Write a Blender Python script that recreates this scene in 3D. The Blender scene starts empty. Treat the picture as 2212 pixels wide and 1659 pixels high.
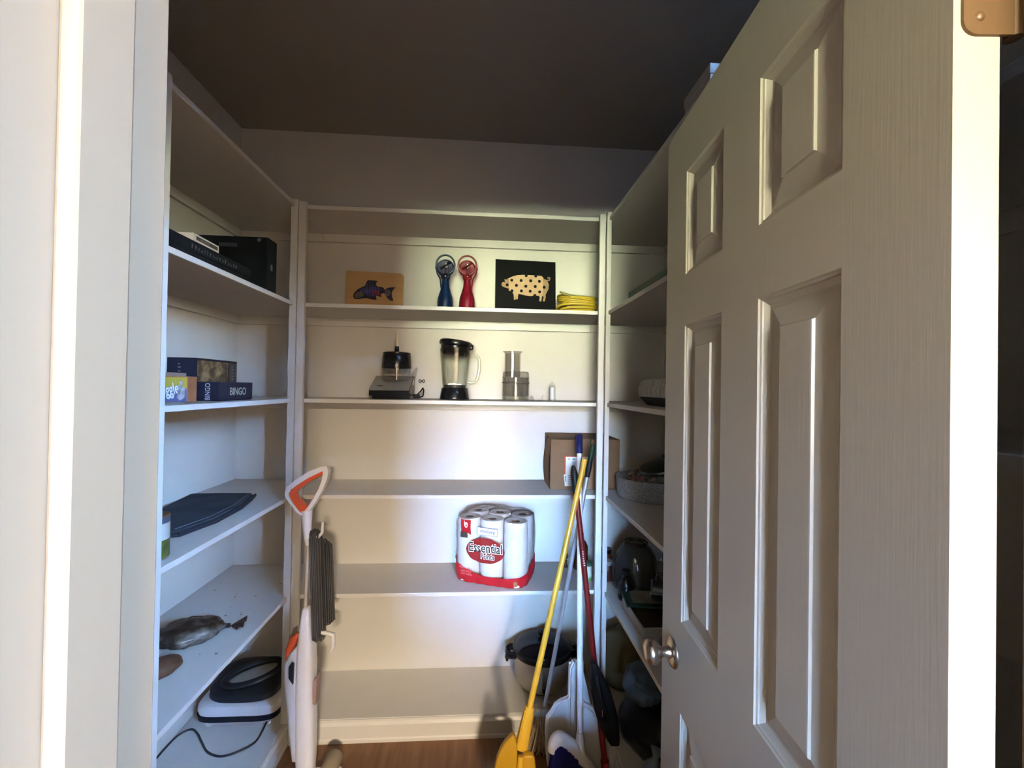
import bpy, bmesh, math, random
from mathutils import Vector, Matrix, Euler
random.seed(7)
PI = math.pi
scene = bpy.context.scene
COL = scene.collection

# ---------------------------------------------------------------- camera
CAM_R = (0.997670, -0.066230, 0.016394)
CAM_U = (-0.016940, -0.007692, 0.999827)
CAM_F = (0.066092, 0.997775, 0.008796)
cam_data = bpy.data.cameras.new('camera')
cam_data.sensor_fit = 'HORIZONTAL'
cam_data.sensor_width = 36.0
cam_data.lens = 922.02 * 36.0 / 2212.0
cam_data.clip_start = 0.01
cam = bpy.data.objects.new('camera', cam_data)
COL.objects.link(cam)
m = Matrix.Identity(4)
for i in range(3):
    m[i][0] = CAM_R[i]; m[i][1] = CAM_U[i]; m[i][2] = -CAM_F[i]
m[0][3], m[1][3], m[2][3] = 0.0, 0.0, 1.4617
cam.matrix_world = m
scene.camera = cam

# ---------------------------------------------------------------- exposure, world, daylight
vs = scene.view_settings
vs.view_transform = 'Standard'
vs.look = 'None'
vs.gamma = 1.0
vs.use_curve_mapping = False
vs.exposure = 0.75
scene.cycles.max_bounces = 10
scene.cycles.diffuse_bounces = 6
scene.cycles.transmission_bounces = 8
scene.cycles.transparent_max_bounces = 12
scene.cycles.sample_clamp_indirect = 4.0
scene.cycles.caustics_reflective = False
scene.cycles.caustics_refractive = False

world = bpy.data.worlds.new('world')
scene.world = world
world.use_nodes = True
wn = world.node_tree; wn.nodes.clear()
w_out = wn.nodes.new('ShaderNodeOutputWorld')
w_bg = wn.nodes.new('ShaderNodeBackground')
w_tc = wn.nodes.new('ShaderNodeTexCoord')
w_sep = wn.nodes.new('ShaderNodeSeparateXYZ')
w_map = wn.nodes.new('ShaderNodeMapRange')
w_map.inputs['From Min'].default_value = -1.0
w_map.inputs['From Max'].default_value = 1.0
w_ramp = wn.nodes.new('ShaderNodeValToRGB')
wr = w_ramp.color_ramp
wr.elements[0].position = 0.0; wr.elements[0].color = (0.47, 0.50, 0.30, 1)      # sunlit lawn
wr.elements[1].position = 1.0; wr.elements[1].color = (0.28, 0.50, 1.0, 1)       # zenith
for pos, c in ((0.47, (0.49, 0.53, 0.33, 1)), (0.50, (0.47, 0.51, 0.34, 1)), (0.512, (0.37, 0.34, 0.27, 1)), (0.548, (0.43, 0.385, 0.33, 1)), (0.563, (0.36, 0.60, 1.0, 1)), (0.66, (0.31, 0.56, 1.0, 1))):
    e = wr.elements.new(pos); e.color = (*c[:3], 1)
wn.links.new(w_tc.outputs['Generated'], w_sep.inputs[0])
wn.links.new(w_sep.outputs['Z'], w_map.inputs['Value'])
wn.links.new(w_map.outputs[0], w_ramp.inputs[0])
wn.links.new(w_ramp.outputs[0], w_bg.inputs['Color'])
wn.links.new(w_bg.outputs[0], w_out.inputs['Surface'])
w_bg.inputs['Strength'].default_value = 208.0

# kitchen windows behind the photographer: one in the rear wall (x0, x1, z0, z1), one in the right wall (y0, y1, z0, z1)
KY = -3.2       # rear wall's inner face
KX0, KX1 = -2.4, 1.75
WIN_REAR = (-0.75, 0.22, 1.32, 2.15)
WIN_SIDE = (-1.79, -1.13, 1.78, 2.62)
def portal(w, h, loc, rot):
    ld = bpy.data.lights.new('window_portal', 'AREA')
    ld.shape = 'RECTANGLE'; ld.size = w; ld.size_y = h
    ld.cycles.is_portal = True
    lo = bpy.data.objects.new('window_portal', ld); COL.objects.link(lo)
    lo.location = loc; lo.rotation_euler = rot
x0, x1, z0, z1 = WIN_REAR
portal(x1 - x0, z1 - z0, ((x0 + x1) / 2, KY - 0.05, (z0 + z1) / 2), (PI / 2, 0, PI))
x0, x1, z0, z1 = WIN_SIDE
portal(x1 - x0, z1 - z0, (KX1 + 0.05, (x0 + x1) / 2, (z0 + z1) / 2), (PI / 2, 0, -PI / 2))
# unseen warm fill light, added to tint the left of the back wall
ld = bpy.data.lights.new('warm_fill', 'AREA')
ld.shape = 'DISK'; ld.size = 0.35; ld.energy = 300.0; ld.color = (1.0, 0.80, 0.56)
lo = bpy.data.objects.new('warm_fill', ld); COL.objects.link(lo)
lo.location = (0.75, -2.7, 2.0)

# ---------------------------------------------------------------- materials
MATS = {}
def mat(name, color, rough=0.5, metal=0.0, var=0.0, vscale=20.0, bump=0.0, bscale=150.0, spec=0.5,
        alpha=1.0, trans=0.0, ior=1.45, coat=0.0, stretch=(1, 1, 1), color2=None, sheen=0.0, contrast=None):
    if name in MATS: return MATS[name]
    mt = bpy.data.materials.new(name); mt.use_nodes = True
    nt = mt.node_tree; b = nt.nodes['Principled BSDF']
    b.inputs['Base Color'].default_value = (*color, 1)
    b.inputs['Roughness'].default_value = rough
    b.inputs['Metallic'].default_value = metal
    b.inputs['Specular IOR Level'].default_value = spec
    b.inputs['Alpha'].default_value = alpha
    b.inputs['Transmission Weight'].default_value = trans
    b.inputs['IOR'].default_value = ior
    b.inputs['Coat Weight'].default_value = coat
    b.inputs['Sheen Weight'].default_value = sheen
    tc = nt.nodes.new('ShaderNodeTexCoord'); mp = nt.nodes.new('ShaderNodeMapping')
    mp.inputs['Scale'].default_value = stretch
    nt.links.new(tc.outputs['Object'], mp.inputs[0])
    if var > 0 or color2 is not None:
        n = nt.nodes.new('ShaderNodeTexNoise'); n.inputs['Scale'].default_value = vscale
        n.inputs['Detail'].default_value = 4
        nt.links.new(mp.outputs[0], n.inputs['Vector'])
        r = nt.nodes.new('ShaderNodeValToRGB')
        lo_, hi_ = contrast or (0.3, 0.7)
        r.color_ramp.elements[0].position = lo_; r.color_ramp.elements[1].position = hi_
        c2 = color2 or tuple(min(1, c * (1 + var)) for c in color)
        c1 = color if color2 else tuple(c * (1 - var) for c in color)
        r.color_ramp.elements[0].color = (*c1, 1); r.color_ramp.elements[1].color = (*c2, 1)
        nt.links.new(n.outputs['Fac'], r.inputs[0]); nt.links.new(r.outputs[0], b.inputs['Base Color'])
    if bump > 0:
        n2 = nt.nodes.new('ShaderNodeTexNoise'); n2.inputs['Scale'].default_value = bscale
        n2.inputs['Detail'].default_value = 3
        nt.links.new(mp.outputs[0], n2.inputs['Vector'])
        bp = nt.nodes.new('ShaderNodeBump'); bp.inputs['Strength'].default_value = bump
        bp.inputs['Distance'].default_value = 0.002
        nt.links.new(n2.outputs['Fac'], bp.inputs['Height']); nt.links.new(bp.outputs[0], b.inputs['Normal'])
    MATS[name] = mt
    return mt

WALL = mat('white_wall_paint', (0.70, 0.685, 0.66), 0.6, var=0.015, vscale=6, bump=0.08, bscale=220)
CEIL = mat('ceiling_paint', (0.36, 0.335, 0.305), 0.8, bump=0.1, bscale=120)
SHELF = mat('white_shelf_paint', (0.70, 0.69, 0.68), 0.38, var=0.02, vscale=9, bump=0.04, bscale=90)
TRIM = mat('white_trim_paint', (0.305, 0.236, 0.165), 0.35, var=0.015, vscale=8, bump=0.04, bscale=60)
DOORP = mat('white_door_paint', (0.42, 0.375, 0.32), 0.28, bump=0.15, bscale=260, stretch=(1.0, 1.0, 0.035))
FLOORM = mat('brown_wood_floor', (0.16, 0.07, 0.03), 0.4, color2=(0.24, 0.115, 0.055), vscale=6, stretch=(8, 0.8, 1), bump=0.05)
NICKEL = mat('satin_nickel', (0.62, 0.56, 0.50), 0.26, 1.0)
BRONZE = mat('bronze_hinge_paint', (0.125, 0.066, 0.032), 0.38, 0.25, bump=0.15, bscale=90)
KWALL = mat('kitchen_wall_paint', (0.30, 0.27, 0.235), 0.7)
KFLOOR = mat('kitchen_wood_floor', (0.24, 0.17, 0.11), 0.45, var=0.2, vscale=5, stretch=(6, 0.8, 1))

# ---------------------------------------------------------------- mesh helpers
class MB:
    """collects shapes into one bmesh"""
    def __init__(s): s.bm = bmesh.new()
    def box(s, x0, x1, y0, y1, z0, z1, bev=0.0, seg=2, M=None):
        r = bmesh.ops.create_cube(s.bm, size=1.0)
        vs_ = r['verts']
        for v in vs_:
            v.co = Vector((x0 + (v.co.x + .5) * (x1 - x0), y0 + (v.co.y + .5) * (y1 - y0), z0 + (v.co.z + .5) * (z1 - z0)))
        if bev > 0:
            es = list({e for v in vs_ for e in v.link_edges})
            rb = bmesh.ops.bevel(s.bm, geom=es, offset=bev, segments=seg, affect='EDGES', profile=0.5)
            vs_ = list({v for f in rb['faces'] for v in f.verts} | {v for v in vs_ if v.is_valid})
        if M is not None:
            for v in vs_: v.co = M @ v.co
        return s
    def lathe(s, prof, n=32, axis='Z', c=(0, 0, 0), M=None, sx=1.0, sy=1.0):
        """prof: list of (radius, height); radius 0 closes the end"""
        rings = []
        for r, h in prof:
            if r <= 1e-6:
                rings.append([s.bm.verts.new((0, 0, h))])
            else:
                rings.append([s.bm.verts.new((r * sx * math.cos(2 * PI * i / n), r * sy * math.sin(2 * PI * i / n), h)) for i in range(n)])
        for a, b in zip(rings, rings[1:]):
            if len(a) == 1 and len(b) == 1: continue
            for i in range(n):
                j = (i + 1) % n
                try:
                    if len(a) == 1: s.bm.faces.new((a[0], b[j], b[i]))
                    elif len(b) == 1: s.bm.faces.new((a[i], a[j], b[0]))
                    else: s.bm.faces.new((a[i], a[j], b[j], b[i]))
                except ValueError: pass
        allv = [v for r in rings for v in r]
        for v in allv:
            x, y, z = v.co
            if axis == 'X': v.co = Vector((z, x, y))
            elif axis == 'Y': v.co = Vector((x, z, y))
            if M is not None: v.co = M @ v.co
            v.co += Vector(c)
        return s
    def tube(s, pts, rad, n=10, cyclic=False, caps=True, flat=(1.0, 1.0)):
        """sweep a circle along pts; rad is a number or a list"""
        pts = [Vector(p) for p in pts]; N = len(pts)
        rads = rad if isinstance(rad, (list, tuple)) else [rad] * N
        tang = []
        for i in range(N):
            if cyclic: t = pts[(i + 1) % N] - pts[i - 1]
            else: t = pts[min(i + 1, N - 1)] - pts[max(i - 1, 0)]
            tang.append(t.normalized())
        up = Vector((0, 0, 1))
        if abs(tang[0].dot(up)) > 0.95: up = Vector((0, 1, 0))
        nrm = (up - tang[0] * up.dot(tang[0])).normalized()
        rings = []
        for i in range(N):
            nrm = (nrm - tang[i] * nrm.dot(tang[i])).normalized()
            bi = tang[i].cross(nrm)
            rings.append([s.bm.verts.new(pts[i] + (nrm * math.cos(2 * PI * k / n) * flat[0] + bi * math.sin(2 * PI * k / n) * flat[1]) * rads[i]) for k in range(n)])
        R_ = list(zip(rings, rings[1:])) + ([(rings[-1], rings[0])] if cyclic else [])
        for a, b in R_:
            for k in range(n):
                j = (k + 1) % n
                s.bm.faces.new((a[k], a[j], b[j], b[k]))
        if caps and not cyclic:
            s.bm.faces.new(list(reversed(rings[0]))); s.bm.faces.new(rings[-1])
        return s
    def prism(s, poly, d0, d1, axis='Y', M=None):
        """extrude a 2D outline from d0 to d1 along axis (poly in the two other axes)"""
        def P3(p, d):
            if axis == 'Y': v = Vector((p[0], d, p[1]))
            elif axis == 'X': v = Vector((d, p[0], p[1]))
            else: v = Vector((p[0], p[1], d))
            return M @ v if M is not None else v
        a = [s.bm.verts.new(P3(p, d0)) for p in poly]; b = [s.bm.verts.new(P3(p, d1)) for p in poly]
        n = len(poly)
        f1 = s.bm.faces.new(a); f2 = s.bm.faces.new(list(reversed(b)))
        for i in range(n):
            j = (i + 1) % n
            s.bm.faces.new((a[j], a[i], b[i], b[j]))
        if n > 4: bmesh.ops.triangulate(s.bm, faces=[f1, f2])
        return s
    def grid(s, fn, nu, nv, close_u=False):
        vs_ = [[s.bm.verts.new(fn(i / (nu - (0 if close_u else 1)), j / (nv - 1))) for j in range(nv)] for i in range(nu)]
        for i in range(nu if close_u else nu - 1):
            for j in range(nv - 1):
                k = (i + 1) % nu
                s.bm.faces.new((vs_[i][j], vs_[k][j], vs_[k][j + 1], vs_[i][j + 1]))
        return s
    def build(s, name, material, parent=None, smooth=False, loc=None, rot=None, angle=40):
        me = bpy.data.meshes.new(name)
        bmesh.ops.recalc_face_normals(s.bm, faces=s.bm.faces[:])
        s.bm.to_mesh(me); s.bm.free()
        if smooth:
            for p in me.polygons: p.use_smooth = True
            try: me.set_sharp_from_angle(angle=math.radians(angle))
            except Exception: pass
        if material: me.materials.append(material)
        o = bpy.data.objects.new(name, me); COL.objects.link(o)
        if parent is not None: o.parent = parent
        if loc: o.location = loc
        if rot: o.rotation_euler = rot
        return o

def tag(o, label=None, cat=None, group=None, kind=None):
    if label: o['label'] = label
    if cat: o['category'] = cat
    if group: o['group'] = group
    if kind: o['kind'] = kind
    return o
def thing(name, label, cat, loc=(0, 0, 0), rz=0.0, group=None, kind=None):
    o = bpy.data.objects.new(name, None); COL.objects.link(o)
    o.empty_display_size = 0.05
    o.location = loc; o.rotation_euler = (0, 0, rz)
    return tag(o, label, cat, group, kind)
def struct(name, mb, material, parent=None, smooth=False):
    o = mb.build(name, material, parent, smooth)
    o['kind'] = 'structure'
    return o
def letters(name, text, size, material, parent, loc, rot, depth=0.0002, align='CENTER', sx=1.0, bold=0.0, shear=0.0, label=None):
    cu = bpy.data.curves.new(name, 'FONT'); cu.body = text; cu.size = size
    cu.align_x = align; cu.align_y = 'CENTER'; cu.extrude = depth; cu.offset = bold; cu.shear = shear
    cu.resolution_u = 3
    t = bpy.data.objects.new(name + '_tmp', cu); COL.objects.link(t)
    dg = bpy.context.evaluated_depsgraph_get()
    me = bpy.data.meshes.new_from_object(t.evaluated_get(dg))
    me.name = name
    bpy.data.objects.remove(t); bpy.data.curves.remove(cu)
    me.materials.clear(); me.materials.append(material)
    o = bpy.data.objects.new(name, me); COL.objects.link(o)
    o.parent = parent; o.location = loc; o.rotation_euler = rot; o.scale = (sx, 1, 1)
    if label: o['label'] = label
    return o

# ---------------------------------------------------------------- room shell
XW, XE = -1.172, 0.912          # pantry side walls
YF, YB = 0.341, 2.111
YFR = 0.313                     # pantry face right of the door           # pantry front and back walls
ZC = 2.68
JL, JR = -0.247, 0.432          # door jambs
YK = 0.215                      # kitchen face of the partition
ZH = 2.055                      # head of the door opening
T = 0.1
struct('floor', MB().box(XW - T, XE + T, YK, YB + T, -0.06, 0.0), FLOORM)
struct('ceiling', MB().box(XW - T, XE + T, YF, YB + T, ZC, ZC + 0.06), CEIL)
struct('wall_back', MB().box(XW - T, XE + T, YB, YB + T, 0, ZC), WALL)
struct('wall_left', MB().box(XW - T, XW, YF, YB, 0, ZC), WALL)
struct('wall_right', MB().box(XE, XE + T, YFR, YB, 0, ZC), WALL)
wf = MB()
wf.box(KX0, JL - 0.02, YK, YF, 0, ZC); wf.box(JR + 0.02, KX1, YK, YFR, 0, ZC); wf.box(JL - 0.02, JR + 0.02, YK, YF, ZH + 0.02, ZC)
struct('wall_front', wf, WALL)
# kitchen behind the photographer
struct('floor_kitchen', MB().box(KX0 - T, KX1 + T, KY - T, YK, -0.06, 0.0), KFLOOR)
struct('ceiling_kitchen', MB().box(KX0 - T, KX1 + T, KY - T, YK, ZC, ZC + 0.06), WALL)
struct('wall_kitchen_left', MB().box(KX0 - T, KX0, KY, YK, 0, ZC), KWALL)
def pierced(name, fn, lo, hi, win, k):
    """a wall with one window opening and its frame; fn(a0, a1, b0, b1, z0, z1) adds a box, a runs along the wall"""
    a0, a1, z0, z1 = win
    w = MB()
    for p in ((lo, a0, 0, ZC), (a1, hi, 0, ZC), (a0, a1, 0, z0), (a0, a1, z1, ZC)): fn(w, p[0], p[1], 0, T, p[2], p[3])
    struct(name, w, KWALL)
    f = MB(); g = 0.04
    for p in ((a0, a0 + g, z0, z1), (a1 - g, a1, z0, z1), (a0 + g, a1 - g, z0, z0 + g), (a0 + g, a1 - g, z1 - g, z1)): fn(f, p[0], p[1], 0.02, 0.07, p[2], p[3])
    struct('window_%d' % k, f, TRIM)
pierced('wall_kitchen_rear', lambda b, a0, a1, d0, d1, z0, z1: b.box(a0, a1, KY - d1, KY - d0, z0, z1), KX0, KX1, WIN_REAR, 1)
pierced('wall_kitchen_right', lambda b, a0, a1, d0, d1, z0, z1: b.box(KX1 + d0, KX1 + d1, a0, a1, z0, z1), KY, YK, WIN_SIDE, 2)

bar = MB().box(-1.1, 0.42, -1.05, -0.62, 0.0, 0.985, bev=0.004)  # added out of view to shade the low back wall and door bottom
bar.box(-1.14, 0.46, -1.09, -0.58, 0.985, 1.025, bev=0.006)
tag(bar.build('shade_block', KWALL), 'unseen counter-shaped block added to shade the low shelves', 'counter')

# door lining on the left: jamb board, stop, and the header
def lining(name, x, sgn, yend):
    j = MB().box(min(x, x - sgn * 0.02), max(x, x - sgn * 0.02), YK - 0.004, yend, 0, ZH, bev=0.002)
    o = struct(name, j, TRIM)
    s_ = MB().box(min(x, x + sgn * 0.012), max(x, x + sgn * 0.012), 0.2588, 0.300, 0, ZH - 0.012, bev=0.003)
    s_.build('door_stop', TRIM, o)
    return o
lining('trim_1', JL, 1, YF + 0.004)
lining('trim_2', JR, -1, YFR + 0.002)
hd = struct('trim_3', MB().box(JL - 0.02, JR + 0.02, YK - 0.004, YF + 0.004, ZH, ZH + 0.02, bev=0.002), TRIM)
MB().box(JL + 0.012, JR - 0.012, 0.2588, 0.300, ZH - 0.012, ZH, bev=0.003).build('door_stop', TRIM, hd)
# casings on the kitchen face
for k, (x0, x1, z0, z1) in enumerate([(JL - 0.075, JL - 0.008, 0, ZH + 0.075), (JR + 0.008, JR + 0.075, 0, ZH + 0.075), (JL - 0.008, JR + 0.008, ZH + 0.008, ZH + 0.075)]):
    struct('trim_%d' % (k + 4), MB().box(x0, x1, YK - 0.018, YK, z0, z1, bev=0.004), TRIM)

# ---------------------------------------------------------------- the open door
DA = math.radians(4.34)
DW, DH, DT = 0.657, 2.04, 0.0377
door = thing('door_1', None, None, (0.3763, 0.3207, 0.008), 0, kind='structure')
# local frame: +y runs from the hinge to the free edge, +x is the thickness (away from the camera)
door.rotation_euler = (0, 0, -DA)
S_ = [0, 0.117, 0.277, 0.387, 0.547, DW]        # along y from the hinge
Z_ = [0, 0.235, 0.785, 0.972, 1.590, 1.697, 1.914, DH - 0.008]
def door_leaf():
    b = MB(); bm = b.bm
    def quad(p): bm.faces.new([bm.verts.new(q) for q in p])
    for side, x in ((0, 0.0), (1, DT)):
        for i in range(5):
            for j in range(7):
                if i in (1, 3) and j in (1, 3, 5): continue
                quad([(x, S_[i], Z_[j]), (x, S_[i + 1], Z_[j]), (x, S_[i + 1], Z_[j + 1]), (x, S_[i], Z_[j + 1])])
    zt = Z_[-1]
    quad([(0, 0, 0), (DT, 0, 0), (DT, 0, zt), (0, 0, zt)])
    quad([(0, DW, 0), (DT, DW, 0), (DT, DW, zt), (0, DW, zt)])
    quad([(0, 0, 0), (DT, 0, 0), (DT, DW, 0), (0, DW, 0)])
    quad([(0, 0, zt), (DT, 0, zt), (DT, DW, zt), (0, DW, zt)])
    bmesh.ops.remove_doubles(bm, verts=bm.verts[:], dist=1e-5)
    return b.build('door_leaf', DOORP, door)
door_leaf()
PANEL_PROF = [(0.0, 0.0), (0.002, 0.0025), (0.005, 0.0035), (0.006, 0.0055), (0.010, 0.0085), (0.013, 0.0105), (0.017, 0.0108), (0.019, 0.0100), (0.0455, 0.0052), (0.0468, 0.0048), (0.0482, 0.0016), (0.050, 0.0013)]
for i in (1, 3):
    for j in (1, 3, 5):
        b = MB(); bm = b.bm
        for side in (0, 1):
            rings = []
            for ins, dep in PANEL_PROF:
                x = dep if side == 0 else DT - dep
                y0, y1, z0, z1 = S_[i] + ins, S_[i + 1] - ins, Z_[j] + ins, Z_[j + 1] - ins
                rings.append([bm.verts.new(q) for q in ((x, y0, z0), (x, y1, z0), (x, y1, z1), (x, y0, z1))])
            for a, c in zip(rings, rings[1:]):
                for k in range(4):
                    bm.faces.new((a[k], a[(k + 1) % 4], c[(k + 1) % 4], c[k]))
            bm.faces.new(rings[-1])
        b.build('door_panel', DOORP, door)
# knob and rosette on the near face, latch plate on the edge
KN = (DW - 0.066, 0.883)
kb = MB().lathe([(0, -0.062), (0.012, -0.0615), (0.020, -0.059), (0.0255, -0.053), (0.0265, -0.046), (0.0235, -0.038), (0.017, -0.031), (0.0115, -0.026), (0.010, -0.020), (0.011, -0.012), (0.013, -0.006)], 32, 'X', (0, KN[0], KN[1]))
kb.build('door_knob', NICKEL, door, True)['label'] = 'satin nickel door knob'
MB().lathe([(0.013, -0.0075), (0.020, -0.0072), (0.0285, -0.0055), (0.0315, -0.003), (0.0325, 0.0)], 36, 'X', (0, KN[0], KN[1])).build('rosette', NICKEL, door, True)
kb = MB().lathe([(0, DT + 0.062), (0.020, DT + 0.059), (0.0265, DT + 0.046), (0.017, DT + 0.031), (0.010, DT + 0.020), (0.013, DT + 0.006), (0.0325, DT)], 32, 'X', (0, KN[0], KN[1]))
kb.build('door_knob', NICKEL, door, True)
MB().box(0.008, 0.030, DW, DW + 0.0015, KN[1] - 0.028, KN[1] + 0.028).build('latch_plate', NICKEL, door)
# hinges: leaf let into the hinge edge, knuckle behind
for zc in (1.790, 1.02, 0.24):
    pr = MB()
    x0, x1, z0, z1, r = 0.006, DT + 0.010, zc - 0.0445, zc + 0.0445, 0.012
    poly = [(x1, z0), (x1, z1)]
    for k in range(7):
        a = PI / 2 + k * PI / 12; poly.append((x0 + r + r * math.cos(a), z1 - r + r * math.sin(a)))
    for k in range(7):
        a = PI + k * PI / 12; poly.append((x0 + r + r * math.cos(a), z0 + r + r * math.sin(a)))
    pr.prism(poly, -0.0025, 0.0, 'Y')
    h = pr.build('hinge', BRONZE, door)
    h['label'] = 'brown painted hinge leaf'
    MB().lathe([(0, z0), (0.006, z0), (0.006, z1), (0, z1)], 16, 'Z', (x1 + 0.003, 0.002, 0)).build('knuckle', BRONZE, h, True)
    for zz in (-0.030, 0.0, 0.030):
        MB().lathe([(0, -0.0042), (0.002, -0.004), (0.0036, -0.003), (0.004, -0.0024)], 14, 'Y', (0.019 + (0.004 if zz == 0 else 0), 0, zc + zz)).build('screw', BRONZE, h, True)

# ---------------------------------------------------------------- built-in shelving
ZS = [2.2021, 1.798, 1.4034, 1.0076, 0.6017]
TH = 0.0165
ZP = 0.0908
XL, XR = -0.779, 0.526
YS = 1.8054
def ledger(b, z, seg):      # strip under a shelf along a wall
    pass
left = thing('shelving_unit', 'white built-in shelves along the left wall holding games, jeans and grill', 'shelves', (XW, 0.346, 0))
back = thing('shelving_unit', 'white built-in shelves across the back wall holding blender and paper towels', 'shelves', (XL, YB, 0))
right = thing('shelving_unit', 'white built-in shelves on the right wall, half hidden by the door', 'shelves', (XE, 0.346, 0))
def lbox(root, name, x0, x1, y0, y1, z0, z1, bev=0.0015, m=None):
    ox, oy, oz = root.location
    return MB().box(x0 - ox, x1 - ox, y0 - oy, y1 - oy, z0 - oz, z1 - oz, bev=bev).build(name, m or SHELF, root)
CLH, CLT = 0.038, 0.016
for z in ZS:
    lbox(left, 'shelf', XW, XL, 0.346, YB, z - TH, z)
    lbox(right, 'shelf', XR, XE, 0.346, YB, z - TH, z)
    lbox(back, 'shelf', XL + 0.001, XR - 0.001, YS, YB, z - TH, z)
    lbox(left, 'ledger', XW, XW + CLT, 0.346, YB - CLT, z - TH - CLH, z - TH)
    lbox(left, 'ledger', XW, XL, YB - CLT, YB, z - TH - CLH, z - TH)
    lbox(right, 'ledger', XE - CLT, XE, 0.346, YB - CLT, z - TH - CLH, z - TH)
    lbox(right, 'ledger', XR, XE, YB - CLT, YB, z - TH - CLH, z - TH)
    lbox(back, 'ledger', XL + 0.001, XR - 0.001, YB - CLT, YB, z - TH - CLH, z - TH)
# bottom platforms with a baseboard front
for root, x0, x1, y0, y1 in ((left, XW, XL, 0.346, YB), (right, XR, XE, 0.346, YB), (back, XL + 0.001, XR - 0.001, YS, YB)):
    lbox(root, 'platform', x0, x1, y0, y1, 0.0, ZP, bev=0.002)
bb = MB().prism([(0, 0.0), (0.014, 0.0), (0.014, 0.012), (0.011, 0.018), (0.011, ZP - 0.022), (0.005, ZP - 0.012), (0.004, ZP - 0.002), (0, ZP - 0.002)], 0, XR - XL - 0.034, 'X', Matrix.Scale(-1, 4, (0, 1, 0)))
bb.build('baseboard', SHELF, back, loc=(0.017, YS - YB, 0))
bb = MB().prism([(0, 0.0), (0.014, 0.0), (0.014, 0.012), (0.011, 0.018), (0.011, ZP - 0.022), (0.005, ZP - 0.012), (0.004, ZP - 0.002), (0, ZP - 0.002)], 0, YS - 0.36, 'Y')
bb.build('baseboard', SHELF, left, loc=(XL - XW, 0.005, 0))
bb = MB().prism([(0, 0.0), (0.014, 0.0), (0.014, 0.012), (0.011, 0.018), (0.011, ZP - 0.022), (0.005, ZP - 0.012), (0.004, ZP - 0.002), (0, ZP - 0.002)], 0, YS - 0.36, 'Y', Matrix.Scale(-1, 4, (1, 0, 0)))
bb.build('baseboard', SHELF, right, loc=(XR - XE, 0.005, 0))
# posts at the two inner corners and along the left run
lbox(left, 'post', -0.7945, -0.767, YS - 0.018, YS - 0.0002, ZP, 2.2184)
lbox(back, 'post', -0.7635, -0.7345, YS - 0.018, YS - 0.0002, ZP, 2.2097)
lbox(back, 'post', 0.484, 0.5094, YS - 0.018, YS - 0.0002, ZP, 2.2101)
lbox(right, 'post', 0.5157, 0.5352, YS - 0.018, YS - 0.0002, ZP, 2.2218)
lbox(left, 'post', XL - 0.030, XL + 0.0008, 1.0786, 1.1007, ZP, 2.2184)

# ================================================================ objects
def clear_mat(name, tint, edge, rough=0.02, gloss=1.0, base=0.06):
    """thin clear plastic or glass: see-through, glossy, denser where the wall is seen edge on"""
    mt = bpy.data.materials.new(name); mt.use_nodes = True
    nt = mt.node_tree; nt.nodes.clear()
    out = nt.nodes.new('ShaderNodeOutputMaterial'); mix = nt.nodes.new('ShaderNodeMixShader')
    tr = nt.nodes.new('ShaderNodeBsdfTransparent'); gl = nt.nodes.new('ShaderNodeBsdfGlossy')
    gl.inputs['Roughness'].default_value = rough; gl.inputs['Color'].default_value = (gloss, gloss, gloss, 1)
    lw = nt.nodes.new('ShaderNodeLayerWeight'); lw.inputs['Blend'].default_value = 0.35
    rp = nt.nodes.new('ShaderNodeValToRGB')
    rp.color_ramp.elements[0].color = (*tint, 1); rp.color_ramp.elements[1].color = (*edge, 1)
    rp.color_ramp.elements[0].position = 0.25
    pw = nt.nodes.new('ShaderNodeMath'); pw.operation = 'POWER'; pw.inputs[1].default_value = 4.0
    fr = nt.nodes.new('ShaderNodeMath'); fr.operation = 'MULTIPLY_ADD'; fr.inputs[1].default_value = 0.7; fr.inputs[2].default_value = base
    l2 = nt.nodes.new('ShaderNodeLayerWeight'); l2.inputs['Blend'].default_value = 0.5
    nt.links.new(l2.outputs['Facing'], pw.inputs[0]); nt.links.new(pw.outputs[0], fr.inputs[0])
    nt.links.new(lw.outputs['Facing'], rp.inputs[0]); nt.links.new(rp.outputs[0], tr.inputs['Color'])
    nt.links.new(fr.outputs[0], mix.inputs[0]); nt.links.new(tr.outputs[0], mix.inputs[1]); nt.links.new(gl.outputs[0], mix.inputs[2])
    nt.links.new(mix.outputs[0], out.inputs['Surface'])
    return mt

BLACKP = mat('black_plastic', (0.007, 0.007, 0.008), 0.22, spec=0.35)
BLACKM = mat('black_matte', (0.006, 0.006, 0.007), 0.6, spec=0.12, bump=0.1, bscale=200)
GREYP = mat('grey_plastic', (0.30, 0.30, 0.28), 0.35)
WHITEP = mat('white_plastic', (0.76, 0.77, 0.84), 0.3)
CREAM = mat('cream_card', (0.62, 0.56, 0.45), 0.6)
WHITEPAPER = mat('white_paper', (0.84, 0.83, 0.84), 0.75, bump=0.15, bscale=300)
STEEL = mat('brushed_steel', (0.62, 0.58, 0.54), 0.3, 1.0, bump=0.05, bscale=60, stretch=(1, 1, 30))
CHROME = mat('chrome', (0.8, 0.8, 0.8), 0.1, 1.0)
WOODB = mat('plywood_board', (0.50, 0.29, 0.11), 0.5, color2=(0.58, 0.36, 0.15), vscale=5, stretch=(1, 1, 7))
NAVYINK = mat('navy_ink', (0.012, 0.012, 0.03), 0.45)
CARD = mat('brown_cardboard', (0.165, 0.095, 0.048), 0.8, color2=(0.22, 0.13, 0.068), vscale=7, bump=0.1, bscale=60)
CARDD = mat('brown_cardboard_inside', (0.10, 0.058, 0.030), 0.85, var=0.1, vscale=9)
RED = mat('red_print', (0.40, 0.012, 0.020), 0.35, var=0.12, vscale=14)
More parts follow.
